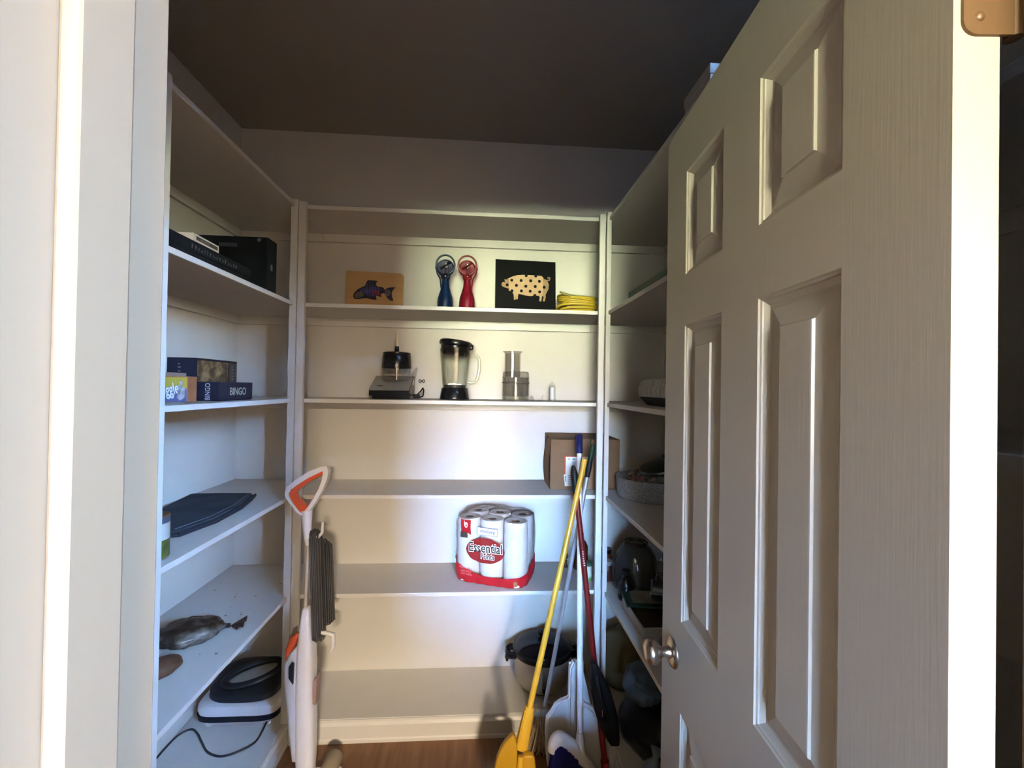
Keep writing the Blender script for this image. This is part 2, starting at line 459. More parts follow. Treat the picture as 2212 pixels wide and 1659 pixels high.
DRED = mat('dark_red_print', (0.24, 0.014, 0.014), 0.4, var=0.15, vscale=18)
INK = mat('black_ink', (0.02, 0.02, 0.022), 0.5)
GREYINK = mat('grey_ink', (0.33, 0.33, 0.36), 0.6)
BLUEINK = mat('blue_ink', (0.06, 0.10, 0.30), 0.5)
YELLOW = mat('yellow_plastic', (0.62, 0.36, 0.030), 0.35)
ROPEY = mat('yellow_cord_jacket', (0.56, 0.40, 0.035), 0.45)
CLEAR = clear_mat('clear_glass', (0.96, 0.965, 0.95), (0.50, 0.54, 0.47))
SMOKE = clear_mat('smoky_clear_plastic', (0.86, 0.85, 0.84), (0.42, 0.41, 0.40))
CLEARP = clear_mat('clear_plastic', (0.95, 0.96, 0.95), (0.70, 0.72, 0.70))
THICKG = clear_mat('thick_glass', (0.90, 0.92, 0.87), (0.34, 0.40, 0.30))
WRAP = clear_mat('clear_plastic_wrap', (0.94, 0.93, 0.925), (0.84, 0.82, 0.805), 0.22, 0.9, 0.10)

Z1, Z2, Z3, Z4, Z5 = ZS
RX = (PI / 2, 0, 0)                 # lettering facing -y (towards the door opening)
RXE = (PI / 2, 0, PI / 2)           # lettering facing +x

def plane_shape(fn, pts, eps=0.0):
    pass

# ---------------------------------------------------------------- back wall, second shelf
fb = thing('fish_picture_board', 'small plywood board with a dark patterned fish, left on the second shelf', 'picture', (-0.531, 2.072, Z2 + 0.0015))
FT = Matrix.Rotation(math.radians(-4), 4, 'X')
MB().prism([(-0.136, 0.0), (0.135, 0.0), (0.1355, 0.195), (0.127, 0.2045), (-0.132, 0.210)], 0.0, 0.014, 'Y', FT).build('board', WOODB, fb)
def fpt(x, y): return ((x - 761) * 0.000298, (975 - y) * 0.000315 + 0.044)
fish = [(437, 830), (450, 790), (500, 740), (560, 700), (615, 680), (640, 610), (660, 588), (760, 588), (812, 598), (790, 620), (785, 650), (815, 685), (880, 688), (915, 705), (912, 735), (940, 720), (985, 695), (1040, 688), (1100, 685), (1070, 710), (1040, 760), (1045, 830), (1070, 890), (1040, 900), (990, 870), (940, 810), (915, 780), (880, 790), (870, 815), (880, 845), (830, 830), (790, 825), (800, 870), (808, 888), (740, 885), (690, 875), (655, 865), (600, 870), (520, 885), (470, 885), (445, 865)]
MB().prism([fpt(*p) for p in fish], -0.0018, 0.0004, 'Y', FT).build('fish_figure', NAVYINK, fb)
sc = MB()
for i in range(7):
    x0 = 560 + i * 45
    sc.tube([FT @ Vector((fpt(x0 + 8 * math.sin(k * 2.1), y)[0], -0.002, fpt(x0, y)[1])) for k, y in enumerate(range(700 if i in (0, 1, 6) else 640, 790, 22))], 0.0010, 6)
sc.build('fish_scales', mat('pale_blue_paint', (0.16, 0.22, 0.38), 0.5), fb)
MB().prism([fpt(*p) for p in [(560, 735), (690, 690), (790, 690), (900, 715), (860, 760), (760, 830), (680, 840), (600, 800)]], -0.0022, -0.0017, 'Y', FT).build('fish_belly', mat('violet_paint', (0.045, 0.035, 0.13), 0.5, var=0.6, vscale=60), fb)
MB().prism([fpt(*p) for p in [(730, 770), (760, 740), (840, 750), (870, 800), (830, 825), (770, 815)]], -0.0026, -0.002, 'Y', FT).build('fish_fin', mat('crimson_paint', (0.20, 0.02, 0.04), 0.5), fb)
MB().prism([fpt(*p) for p in [(455, 835), (475, 795), (530, 765), (590, 770), (600, 830), (560, 860), (480, 870)]], -0.0026, -0.0017, 'Y', FT).build('fish_head', mat('olive_paint', (0.13, 0.11, 0.08), 0.5, var=0.6, vscale=120), fb)
te = MB(); cx, cz = fpt(975, 775)
for r in (0.0045, 0.0085, 0.0125):
    te.tube([FT @ Vector((cx + r * math.cos(k * PI / 10), -0.0022, cz + r * 1.15 * math.sin(k * PI / 10))) for k in range(20)], 0.0008, 5, cyclic=True)
te.build('tail_rings', mat('tail_paint', (0.42, 0.38, 0.36), 0.5), fb)

def mister(x, col, colname, side, label):
    body = mat(colname + '_bottle_plastic', col, 0.3)
    clr = clear_mat(colname + '_clear_ring', tuple(min(1, 0.34 + 3.0 * c) for c in col), tuple(min(1, 0.12 + 2.2 * c) for c in col))
    t = thing('misting_fan', label, 'misting fan', (x, 1.985, Z2))
    MB().lathe([(0, 0), (0.030, 0), (0.036, 0.004), (0.0365, 0.012), (0.0355, 0.050), (0.034, 0.072), (0.026, 0.097), (0.0185, 0.122), (0.0158, 0.145), (0.0155, 0.160), (0.0, 0.162)], 32).build('bottle', body, t, True)
    MB().lathe([(0.0165, 0.158), (0.0205, 0.162), (0.0225, 0.170), (0.0225, 0.178), (0.016, 0.184), (0, 0.185)], 28).build('collar', clr, t, True)
    zc = 0.224
    MB().tube([(0.0415 * math.cos(a), -0.012 - 0.006 * math.sin(a), zc + 0.0415 * math.sin(a)) for a in [k * PI / 22 for k in range(44)]], 0.0043, 10, cyclic=True).build('front_ring', body, t, True)
    MB().tube([(0.037 * math.cos(a) - 0.002, 0.010, zc - 0.010 + 0.037 * math.sin(a)) for a in [k * PI / 22 for k in range(44)]], 0.0036, 10, cyclic=True).build('rear_ring', body, t, True)
    MB().lathe([(0.036, 0.010), (0.033, 0.022), (0.022, 0.031), (0.0, 0.034)], 30, 'Y', (-0.002, 0, zc - 0.010)).build('fan_dome', clr, t, True)
    MB().tube([(side * 0.040, -0.010, zc + 0.004), (side * 0.0455, -0.004, zc - 0.014), (side * 0.038, 0.0, zc - 0.042), (side * 0.025, 0.0, zc - 0.064), (side * 0.022, 0.0, zc - 0.092), (side * 0.019, 0.0, zc - 0.110)], 0.0033, 8).build('trigger_strap', clr, t, True)
    mo = MB().lathe([(0, -0.012), (0.010, -0.011), (0.0125, -0.004), (0.0125, 0.022), (0, 0.023)], 24, 'Y', (0, 0, zc - 0.004))
    mo.lathe([(0, -0.016), (0.004, -0.014), (0.0045, -0.010)], 16, 'Y', (0.001, 0, zc + 0.004))
    mo.build('motor', CHROME, t, True)
    MB().box(-0.011, -0.0065, -0.010, 0.004, 0.180, zc - 0.004, bev=0.001).box(0.0065, 0.011, -0.010, 0.004, 0.180, zc - 0.004, bev=0.001).build('motor_bracket', CHROME, t)
    for k in range(2):
        MB().prism([(-0.004, 0.0), (0.004, 0.0), (0.008, 0.026), (0.0, 0.030), (-0.006, 0.024)], -0.0135, -0.0128, 'Y', Matrix.Translation((0, 0, zc - 0.004)) @ Matrix.Rotation(k * PI + 0.9, 4, 'Y')).build('blade', clr, t)
    return t
mister(-0.184, (0.003, 0.017, 0.062), 'blue', -1, 'blue hand-held misting fan with ring guard, beside the red one')
mister(-0.0845, (0.17, 0.004, 0.014), 'crimson', 1, 'red hand-held misting fan with ring guard, beside the blue one')

pb = thing('pig_picture_board', 'black board with a polka-dot patchwork pig, beside yellow cord', 'picture', (0.196, 2.058, Z2 + 0.0015))
PT = Matrix.Rotation(math.radians(-3), 4, 'X')
MB().prism([(-0.1475, 0.0), (0.149, 0.0), (0.1455, 0.282), (-0.1485, 0.2865)], 0.0, 0.016, 'Y', PT).build('board', mat('black_board', (0.003, 0.003, 0.003), 0.5, spec=0.08), pb)
def ppt(x, y): return ((x - 1228) * 0.000397, (770 - y) * 0.000395 + 0.044)
pigm = mat('tan_wood_inlay', (0.47, 0.30, 0.15), 0.5, color2=(0.58, 0.40, 0.22), vscale=10, stretch=(1, 1, 4))
pigd = mat('tan_wood_inlay_dark', (0.33, 0.20, 0.09), 0.5, var=0.15, vscale=30)
head = [(1020, 390), (1020, 520), (1000, 515), (965, 505), (935, 490), (930, 460), (945, 440), (975, 445), (965, 405), (990, 410), (1005, 395)]
MB().prism([ppt(*p) for p in head], -0.0022, 0.0004, 'Y', PT).build('pig_head', pigd, pb)
mid = [(1020, 390), (1060, 370), (1120, 350), (1200, 343), (1340, 345), (1420, 350), (1440, 366), (1440, 600), (1430, 600), (1420, 668), (1398, 665), (1402, 610), (1385, 598), (1340, 595), (1290, 605), (1220, 598), (1140, 580), (1135, 610), (1130, 650), (1113, 650), (1110, 610), (1105, 655), (1085, 655), (1080, 590), (1060, 555), (1020, 545)]
MB().prism([ppt(*p) for p in mid], -0.0024, 0.0004, 'Y', PT).build('pig_body', pigm, pb)
rear = [(1440, 366), (1450, 385), (1490, 400), (1512, 450), (1510, 510), (1490, 550), (1475, 580), (1475, 620), (1465, 665), (1440, 665), (1450, 615), (1440, 592)]
MB().prism([ppt(*p) for p in rear], -0.0022, 0.0004, 'Y', PT).build('pig_rump', pigd, pb)
MB().tube([PT @ Vector((ppt(x, y)[0], -0.001, ppt(x, y)[1])) for x, y in [(1495, 405), (1520, 400), (1527, 375), (1515, 360), (1500, 370), (1505, 385)]], 0.0026, 6).build('pig_tail', pigd, pb, True)
for (x, y) in [(1055, 415), (1170, 415), (1288, 415), (1395, 418), (1113, 478), (1228, 485), (1345, 485), (1455, 490), (1000, 475), (1175, 545), (1283, 545), (1400, 550), (1060, 548), (1232, 352), (1350, 352), (1340, 596)]:
    a, c = ppt(x, y)
    MB().lathe([(0, -0.0030), (0.0073, -0.0030), (0.0073, -0.0020)], 16, 'Y', PT @ Vector((a, 0, c))).build('pig_dot', BLACKM, pb)

rp = thing('cord_coil', 'coil of yellow cord lying on the second shelf beside the pig board', 'cord', (0.430, 1.965, Z2))
pts = []
rr = random.Random(3)
for k in range(9 * 26):
    a = k / 26 * 2 * PI
    layer = k / (9 * 26)
    rx = 0.084 + 0.010 * math.sin(k / 26 * 2.3); ry = 0.060 + 0.010 * math.sin(k / 26 * 1.7 + 1)
    z = 0.0075 + 0.080 * layer + 0.006 * math.sin(a * 1.0 + layer * 7) - 0.012 * layer * math.cos(a)
    n_ = 2.6
    ca, sa = math.cos(a), math.sin(a)
    pts.append((rx * math.copysign(abs(ca) ** (2 / n_), ca), ry * math.copysign(abs(sa) ** (2 / n_), sa), max(0.0065, z)))
MB().tube(pts, 0.0062, 8).build('cord_loops', ROPEY, rp, True)
MB().tube([pts[-1], (-0.05, -0.066, 0.084), (-0.085, -0.070, 0.092), (-0.094, -0.062, 0.098)], [0.006, 0.006, 0.006, 0.004], 8).build('cord_end', mat('dull_yellow', (0.33, 0.29, 0.10), 0.6), rp, True)

# ---------------------------------------------------------------- back wall, third shelf
ch = thing('food_chopper', 'black countertop food chopper with clear bowl and white spindle on third shelf', 'food chopper', (-0.395, 1.965, Z3))
MB().prism([(-0.066, 0.0), (-0.066, 0.034), (-0.058, 0.040), (0.070, 0.104), (0.082, 0.100), (0.082, 0.0)], -0.090, 0.069, 'X').build('base', BLACKP, ch)
MB().prism([(-0.064, 0.0375), (-0.058, 0.0415), (0.066, 0.1035), (0.066, 0.1005), (-0.060, 0.036)], -0.107, 0.067, 'X').build('sloped_top', GREYP, ch)
MB().box(-0.106, -0.086, -0.064, 0.05, 0.014, 0.037, bev=0.004).build('control_side', BLACKP, ch)
MB().lathe([(0.014, 0.0), (0.017, 0.002), (0.0, 0.004)], 20, 'Z', (-0.066, -0.02, 0.056)).build('dial', BLACKP, ch, True)
MB().prism([(0.045, 0.06), (0.070, 0.060), (0.088, 0.142), (0.080, 0.146), (0.060, 0.120)], 0.045, 0.049, 'Y').build('back_plate', SMOKE, ch)
bz = 0.080
MB().lathe([(0.0, bz), (0.050, bz), (0.060, bz + 0.006), (0.0645, bz + 0.020), (0.0655, bz + 0.060)], 40).build('bowl', SMOKE, ch, True)
MB().lathe([(0.0655, bz + 0.058), (0.0660, bz + 0.062), (0.0625, bz + 0.114), (0.060, bz + 0.118)], 40).build('bowl_shroud', BLACKP, ch, True)
MB().lathe([(0.060, bz + 0.118), (0.0615, bz + 0.120), (0.0615, bz + 0.126), (0.056, bz + 0.129), (0.012, bz + 0.131), (0.0105, bz + 0.133), (0.0085, bz + 0.157), (0, bz + 0.157)], 40).build('lid', BLACKP, ch, True)
MB().lathe([(0.0062, bz + 0.155), (0.0066, bz + 0.175), (0.0052, bz + 0.200), (0.0024, bz + 0.222), (0, bz + 0.224)], 16).build('spindle', mat('ivory_plastic', (0.78, 0.70, 0.58), 0.35), ch, True)
MB().lathe([(0.003, bz + 0.004), (0.003, bz + 0.110)], 10).build('shaft', STEEL, ch, True)
MB().box(-0.020, 0.020, -0.002, 0.002, bz + 0.024, bz + 0.030).build('blade', STEEL, ch)
MB().tube([(0.105 + 0.0125 * math.sin(2 * a) * 0 + 0.013 * math.cos(a), 0.060, 0.082 + 0.0062 * math.sin(2 * a)) for a in [k * PI / 16 for k in range(32)]], 0.0016, 8, cyclic=True).build('cord_tie', BLACKP, ch, True)
MB().tube([(0.069, 0.04, 0.014), (0.085, 0.055, 0.018), (0.102, 0.058, 0.036), (0.112, 0.054, 0.050), (0.118, 0.040, 0.040), (0.117, 0.020, 0.012), (0.10, 0.0, 0.005), (0.078, 0.002, 0.008)], 0.0032, 8).build('power_cord', BLACKP, ch, True)
MB().box(0.078, 0.106, -0.012, 0.012, 0.002, 0.022, bev=0.004).build('plug', BLACKP, ch)

bl = thing('blender', 'glass blender jar with black lid and black base on third shelf', 'blender', (-0.133, 1.975, Z3))
MB().lathe([(0, 0), (0.0665, 0), (0.0675, 0.003), (0.0665, 0.010), (0.060, 0.050), (0.057, 0.0535), (0, 0.0535)], 40).build('base', BLACKP, bl, True)
def jar_fn(rscale):
    def fn(u, v):
        a = u * 2 * PI
        r = (0.054 + 0.0155 * v) * rscale * (1 + 0.016 * math.cos(6 * a)) * (1 if v > 0.06 else 0.93 + 1.1 * v)
        return Vector((r * math.cos(a), r * math.sin(a), 0.0535 + v * 0.178))
    return fn
MB().grid(jar_fn(1.0), 60, 14, True).grid(jar_fn(0.93), 60, 14, True).build('glass_jar', CLEAR, bl, True, angle=80)
MB().lathe([(0, 0.0545), (0.050, 0.0545), (0.050, 0.066), (0, 0.066)], 36).build('blade_gasket', mat('dark_rubber', (0.03, 0.03, 0.03), 0.5), bl, True)
MB().box(-0.03, 0.03, -0.006, 0.006, 0.068, 0.071).box(-0.005, 0.005, -0.03, 0.03, 0.070, 0.074).build('blade', STEEL, bl)
LT = Matrix.Translation((0, 0, 0.236)) @ Matrix.Rotation(math.radians(7), 4, 'Y')
MB().lathe([(0, -0.034), (0.058, -0.034), (0.0655, -0.020), (0.0665, 0.006), (0.074, 0.010), (0.0765, 0.018), (0.074, 0.029), (0.066, 0.034), (0, 0.036)], 44, M=LT).build('lid', BLACKP, bl, True)
MB().box(0.055, 0.082, -0.020, 0.020, 0.0, 0.026, bev=0.007, seg=3, M=LT).build('lid_spout', BLACKP, bl, True)
MB().tube([(0.062, -0.01, 0.202), (0.085, -0.012, 0.203), (0.104, -0.013, 0.196), (0.112, -0.013, 0.178), (0.111, -0.013, 0.135), (0.103, -0.012, 0.095), (0.092, -0.011, 0.080), (0.074, -0.010, 0.076), (0.060, -0.010, 0.080)], 0.0075, 12).build('handle', THICKG, bl, True)

fp = thing('food_processor_bowl', 'smoky clear food processor bowl with tall feed chute on third shelf', 'food processor', (0.148, 1.975, Z3))
MB().lathe([(0.0615, 0.020), (0.0615, 0.104), (0.0605, 0.106)], 44).lathe([(0.058, 0.022), (0.058, 0.104)], 44).build('bowl', SMOKE, fp, True)
MB().lathe([(0, 0.019), (0.0618, 0.019), (0.0622, 0.0215), (0, 0.0215)], 40).build('bowl_floor', SMOKE, fp, True)
rb = MB()
for k in range(26):
    a = k * 2 * PI / 26
    rb.box(-0.0025, 0.0025, -0.0615, -0.050, 0.0, 0.0195, M=Matrix.Rotation(a, 4, 'Z'))
rb.build('base_ribs', CLEARP, fp)
MB().lathe([(0.063, 0.078), (0.064, 0.081), (0.063, 0.084)], 44).build('inner_band', mat('smoky_edge', (0.10, 0.09, 0.085), 0.2), fp, True)
MB().lathe([(0.0625, 0.1035), (0.0632, 0.108), (0.0610, 0.110), (0.0600, 0.128), (0.056, 0.132), (0.03, 0.1335)], 44).build('lid', SMOKE, fp, True)
CT = Matrix.Translation((-0.016, 0, 0))
MB().lathe([(0.036, 0.106), (0.0365, 0.218)], 36, M=CT, sy=0.7).lathe([(0.031, 0.110), (0.031, 0.214)], 30, M=CT, sy=0.62).build('feed_chute', SMOKE, fp, True)
MB().lathe([(0, 0.216), (0.037, 0.2165), (0.0372, 0.219), (0.0455, 0.2235), (0.0455, 0.2255), (0, 0.227)], 40, M=CT, sy=0.7).build('pusher_top', SMOKE, fp, True)
MB().lathe([(0.0, 0.02), (0.013, 0.02), (0.012, 0.080), (0.008, 0.092), (0, 0.092)], 24).build('blade_hub', CLEARP, fp, True)
MB().box(-0.034, 0.0, -0.059, -0.053, 0.072, 0.0755, bev=0.001).build('mark_bar', mat('smoky_edge', (0, 0, 0)), fp)

ps = thing('pusher_cone', 'small clear plastic cone-topped pusher, rightmost on third shelf', 'pusher', (0.3185, 1.972, Z3))
MB().lathe([(0, 0.0), (0.0195, 0.0), (0.0195, 0.004), (0.0165, 0.014), (0.0155, 0.066), (0.0130, 0.074), (0.0035, 0.084), (0.0022, 0.090), (0, 0.0905)], 28).build('cone', CLEARP, ps, True)
MB().lathe([(0.0125, 0.006), (0.0120, 0.062), (0.0, 0.070)], 20).build('inner_sleeve', WHITEP, ps, True)
c1 = MB().lathe([(0, 0), (0.0085, 0.0), (0.010, 0.003), (0.010, 0.012), (0.006, 0.016), (0, 0.0165)], 20).lathe([(0.0045, 0.016), (0.0045, 0.022), (0, 0.022)], 12).build('smoky_cap', SMOKE, None, True, loc=(0.224, 1.972, Z3))  # loose smoky plastic cap, a small separate piece
tag(c1, 'tiny smoky plastic cap right beside the food processor bowl', 'thimble')
c2 = MB().box(-0.010, 0.010, -0.007, 0.007, 0, 0.012, bev=0.003).tube([(0.006, 0, 0.01), (0.008, 0, 0.02), (0.012, 0, 0.026)], 0.003, 8).build('plastic_clip', CLEARP, None, True, loc=(0.266, 1.975, Z3))
tag(c2, 'tiny clear plastic clip between the smoky cap and the pusher cone', 'clip')

# ---------------------------------------------------------------- back wall, fourth shelf: cardboard box
cb = thing('cardboard_box', 'open brown cardboard box with white shipping labels in the corner', 'box', (0.463, 1.995, Z4), 0.0)
CW, CD, CHH, WT = 0.158, 0.090, 0.226, 0.004
b = MB()
b.grid(lambda u, v: Vector((-CW + 2 * CW * u, -CD - 0.006 * math.sin(PI * u) * math.sin(PI * v) - 0.004 * math.sin(9 * u) * v, CHH * v * (1 - 0.012 * math.sin(7 * u)))), 18, 12)
b.build('front_panel', CARD, cb, True)
MB().box(-CW, CW, CD - WT, CD, 0, CHH + 0.010).build('back_panel', CARDD, cb)
b = MB(); b.grid(lambda u, v: Vector((-CW - 0.012 * math.sin(PI * v) + 0.006 * v - 0.006 * math.sin(5 * u) * v, -CD + 2 * CD * u, CHH * v)), 12, 12); b.build('side_panel', CARD, cb, True)
b = MB(); b.box(CW - WT, CW, -CD, CD, 0, CHH, bev=0.001); b.build('side_panel', CARD, cb)
MB().box(-CW, CW, -CD, CD, 0, 0.004).build('bottom_panel', CARD, cb)
b = MB(); b.grid(lambda u, v: Vector((-CW + 0.012 + 2 * (CW - 0.012) * u, -CD + 0.002 + 0.060 * v, CHH - 0.006 - 0.035 * v - 0.006 * math.sin(3 * u))), 10, 4); b.build('flap', CARDD, cb, True)
b = MB(); b.grid(lambda u, v: Vector((-CW + 0.004 + 0.030 * v, -CD + 0.02 + 0.12 * u, CHH - 0.004 - 0.07 * v)), 6, 4); b.build('flap', CARDD, cb, True)
def on_box(name, x0, x1, z0, z1, m, off, rot=0.0, nx=8, nz=8):
    """flat label following the slightly bowed front of the box"""
    cx, cz = (x0 + x1) / 2, (z0 + z1) / 2
    def fn(u, v):
        dx, dz = (u - .5) * (x1 - x0), (v - .5) * (z1 - z0)
        X = cx + dx * math.cos(rot) - dz * math.sin(rot); Zz = cz + dx * math.sin(rot) + dz * math.cos(rot)
        uu, vv = (X + CW) / (2 * CW), Zz / CHH
        return Vector((X, -CD - 0.006 * math.sin(PI * uu) * math.sin(PI * vv) - 0.004 * math.sin(9 * uu) * vv - off, Zz))
    return MB().grid(fn, nx, nz).build(name, m, cb, True)
on_box('red_label_edge', -0.0965, 0.010, 0.060, 0.152, mat('orange_red_print', (0.50, 0.07, 0.03), 0.5), 0.0010)
on_box('shipping_label', -0.090, 0.020, 0.062, 0.147, WHITEPAPER, 0.0016)
for k in range(7):
    on_box('barcode_bar', -0.060 + k * 0.0022, -0.0588 + k * 0.0022, 0.072, 0.128, GREYINK, 0.0021, 0, 2, 8)
for k, (xa, xb, za, zb) in enumerate([(-0.078, -0.072, 0.132, 0.143), (-0.060, -0.046, 0.133, 0.141), (-0.036, -0.022, 0.108, 0.138), (-0.018, 0.000, 0.120, 0.142), (-0.030, -0.010, 0.076, 0.098), (0.004, 0.012, 0.110, 0.116)]):
    on_box('label_print', xa, xb, za, zb, GREYINK, 0.0021, 0, 3, 3)
on_box('white_sticker', -0.095, -0.035, 0.018, 0.072, WHITEPAPER, 0.0024, 0.12)
for k in range(5):
    on_box('sticker_line', -0.079, -0.045, 0.024 + k * 0.0095, 0.029 + k * 0.0095, GREYINK, 0.0029, 0.12, 4, 2)
on_box('sticker_line', -0.090, -0.087, 0.034, 0.062, BLUEINK, 0.0029, 0.12, 2, 4)

# ---------------------------------------------------------------- back wall, fifth shelf: paper towels
pt = thing('paper_towel_pack', 'wrapped pack of six paper towel rolls with red Essential Prints wrapper', 'paper towels', (0.068, 1.958, Z5), math.radians(-20))
for i in range(3):
    for j in range(2):
        x, y = -0.1085 + i * 0.1085, -0.054 + j * 0.108
        h = 0.278
        r_ = MB().lathe([(0.018, 0.004), (0.048, 0.004), (0.0515, 0.008), (0.0525, 0.02), (0.0525, h - 0.014), (0.0505, h - 0.003), (0.047, h), (0.019, h - 0.002), (0.018, h - 0.006), (0.018, 0.004)], 32).build('towel_roll', WHITEPAPER, pt, True, loc=(x, y, 0))
        MB().lathe([(0.0178, 0.006), (0.0178, h - 0.003)], 24).build('core', mat('cardboard_core', (0.12, 0.085, 0.06), 0.8), r_, True)
HA, HB, HN, HH = 0.1675, 0.1125, 4.6, 0.286
def hull(a, v, off=0.0):
    """wrapper surface: a = angle round the pack, v = 0 at the foot, 1 at the gathered top"""
    ca, sa = math.cos(a), math.sin(a)
    k = (abs(ca) ** HN + abs(sa) ** HN) ** (-1 / HN)
    if v < 0.78:
        z = v / 0.78 * HH; s_ = 1.0 + 0.010 * math.sin(PI * v / 0.78)
        if v < 0.06: s_ *= 0.95 + 0.05 * v / 0.06
        if v > 0.68: s_ *= 1 - 0.035 * (v - 0.68) / 0.10
    else:
        q = (v - 0.78) / 0.22
        z = HH + 0.030 * math.sin(q * PI / 2) + 0.005 * math.sin(7 * a + 9 * q); s_ = 0.965 * (1 - q) + 0.02
    wr_ = 0.0022 * math.sin(11 * a + 17 * v) * (0.3 + v) + 0.0016 * math.sin(23 * a - 31 * v)
    return Vector(((HA * s_ + wr_ + off) * k * ca, (HB * s_ + wr_ + off) * k * sa, z))
MB().grid(lambda u, v: hull(u * 2 * PI, v), 120, 44, True).build('plastic_wrap', WRAP, pt, True, angle=70)
def front(x, z, off):
    """point on the wrapper's front for a printed pattern drawn in x, z"""
    v = z / HH * 0.78
    # find the angle whose x matches
    lo_, hi_ = PI, 2 * PI
    for _ in range(28):
        md = (lo_ + hi_) / 2
        if hull(md, v, off).x < x: lo_ = md
        else: hi_ = md
    return hull((lo_ + hi_) / 2, v, off)
def printed(name, poly_fn, m, off, nu=40, nv=6):
    return MB().grid(lambda u, v: front(*poly_fn(u, v), off), nu, nv).build(name, m, pt, True, angle=70)
def disc(cx, cz, rx, rz):
    return lambda u, v: (cx + rx * (2 * u - 1), cz + rz * math.sqrt(max(0, 1 - (2 * u - 1) ** 2)) * (2 * v - 1))
def band_top(a):        # wavy upper edge of the red foot band, a from 180 to 395 degrees
    d = math.degrees(a)
    P_ = [(180, 0.105), (212, 0.095), (228, 0.078), (252, 0.050), (272, 0.040), (300, 0.044), (326, 0.062), (345, 0.085), (395, 0.105)]
    for (d0, z0), (d1, z1) in zip(P_, P_[1:]):
        if d <= d1: return z0 + (z1 - z0) * (d - d0) / (d1 - d0)
    return 0.105
MB().grid(lambda u, v: hull(PI + u * math.radians(215), (0.004 + (band_top(PI + u * math.radians(215)) - 0.004) * v) / HH * 0.78, 0.0012), 110, 8).build('red_band', RED, pt, True, angle=70)
printed('red_oval', disc(-0.012, 0.152, 0.088, 0.054), DRED, 0.0014, 44, 9)
printed('brand_frame', lambda u, v: (-0.002 - 0.046 + 0.092 * u, 0.2185 + 0.033 * v), BLUEINK, 0.0012, 14, 4)
printed('brand_field', lambda u, v: (-0.002 - 0.0445 + 0.089 * u, 0.2200 + 0.030 * v), WHITEPAPER, 0.0017, 14, 4)
printed('badge', lambda u, v: (-0.128 + 0.050 * u - 0.003 * v, 0.222 + 0.054 * v - (0.010 * (1 - v) * (2 * u - 1) ** 2)), RED, 0.0014, 10, 5)
printed('badge_dot', disc(-0.103, 0.254, 0.0095, 0.012), WHITEPAPER, 0.0019, 14, 4)
printed('badge_eye', disc(-0.102, 0.252, 0.0036, 0.0042), RED, 0.0023, 10, 3)
printed('badge_stem', lambda u, v: (-0.1125 + 0.0035 * u, 0.250 + 0.022 * v), WHITEPAPER, 0.0020, 3, 5)
printed('badge_foot', lambda u, v: (-0.131 + 0.036 * u, 0.198 + 0.024 * v + 0.003 * u * 0), mat('dark_badge', (0.055, 0.045, 0.035), 0.5), 0.0016, 8, 3)
def printed_text(name, text, size, cx, cz, m, off, sx=1.0, bold=0.0, tilt=0.0):
    o = letters(name, text, size, m, pt, (0, 0, 0), (0, 0, 0), depth=0.0, sx=1.0, bold=bold)
    me = o.data
    bm_ = bmesh.new(); bm_.from_mesh(me)
    bmesh.ops.subdivide_edges(bm_, edges=[e for e in bm_.edges if e.calc_length() > 0.006], cuts=1)
    bmesh.ops.triangulate(bm_, faces=bm_.faces[:])
    for v in bm_.verts:
        x = cx + v.co.x * sx; z = cz + v.co.y + v.co.x * sx * tilt
        v.co = front(x, z, off)
    bm_.to_mesh(me); bm_.free()
    return o
printed_text('lettering_outline', 'Essential', 0.058, -0.010, 0.163, mat('white_ink', (0.85, 0.83, 0.82), 0.5), 0.0022, 0.78, 0.0036, 0.02)
printed_text('lettering', 'Essential', 0.058, -0.010, 0.163, INK, 0.0030, 0.78, 0.0007, 0.02)
printed_text('lettering_outline', 'Prints', 0.032, 0.000, 0.128, mat('white_ink', (0, 0, 0)), 0.0022, 0.85, 0.0026)
printed_text('lettering', 'Prints', 0.032, 0.000, 0.128, INK, 0.0030, 0.85, 0.0005)
printed_text('lettering', 'trueliving', 0.0205, -0.002, 0.2355, BLUEINK, 0.0023, 0.88, 0.0003)
for k, (t_, z_) in enumerate([('PAPER TOWELS', 0.066), ('6 BIG ROLLS', 0.052), ('2-PLY SHEETS', 0.040)]):
    printed_text('lettering', t_, 0.0105, -0.103 + 0.003 * k, z_, mat('pink_ink', (0.80, 0.35, 0.33), 0.5), 0.0020, 0.9, 0.0, -0.02)
printed('gold_seal', lambda u, v: (0.118 + 0.015 * u, 0.012 + 0.022 * v), mat('gold_print', (0.30, 0.16, 0.05), 0.4), 0.0020, 5, 4)

jr = thing('spice_jar', 'small white and green jar behind the red broom handle', 'jar', (0.482, 1.905, Z5))
MB().lathe([(0, 0), (0.020, 0), (0.021, 0.004), (0.021, 0.060), (0.017, 0.066), (0, 0.066)], 28).build('jar_body', mat('pale_green_label', (0.55, 0.62, 0.52), 0.4, color2=(0.12, 0.28, 0.05), vscale=30, contrast=(0.5, 0.62)), jr, True)
MB().lathe([(0.018, 0.0655), (0.0195, 0.067), (0.0195, 0.080), (0, 0.081)], 28).build('lid', mat('dark_green_plastic', (0.02, 0.06, 0.03), 0.4), jr, True)
br = thing('brown_bottle', 'dark brown bottle on the fifth shelf, behind the small white and green jar', 'bottle', (0.478, 2.035, Z5))
MB().lathe([(0, 0), (0.034, 0), (0.036, 0.005), (0.036, 0.105), (0.026, 0.125), (0.013, 0.138), (0.012, 0.150), (0, 0.150)], 28).build('bottle', mat('brown_glass', (0.045, 0.018, 0.008), 0.2), br, True)
MB().lathe([(0.0135, 0.148), (0.0145, 0.150), (0.0145, 0.166), (0, 0.167)], 24).build('cap', BLACKP, br, True)
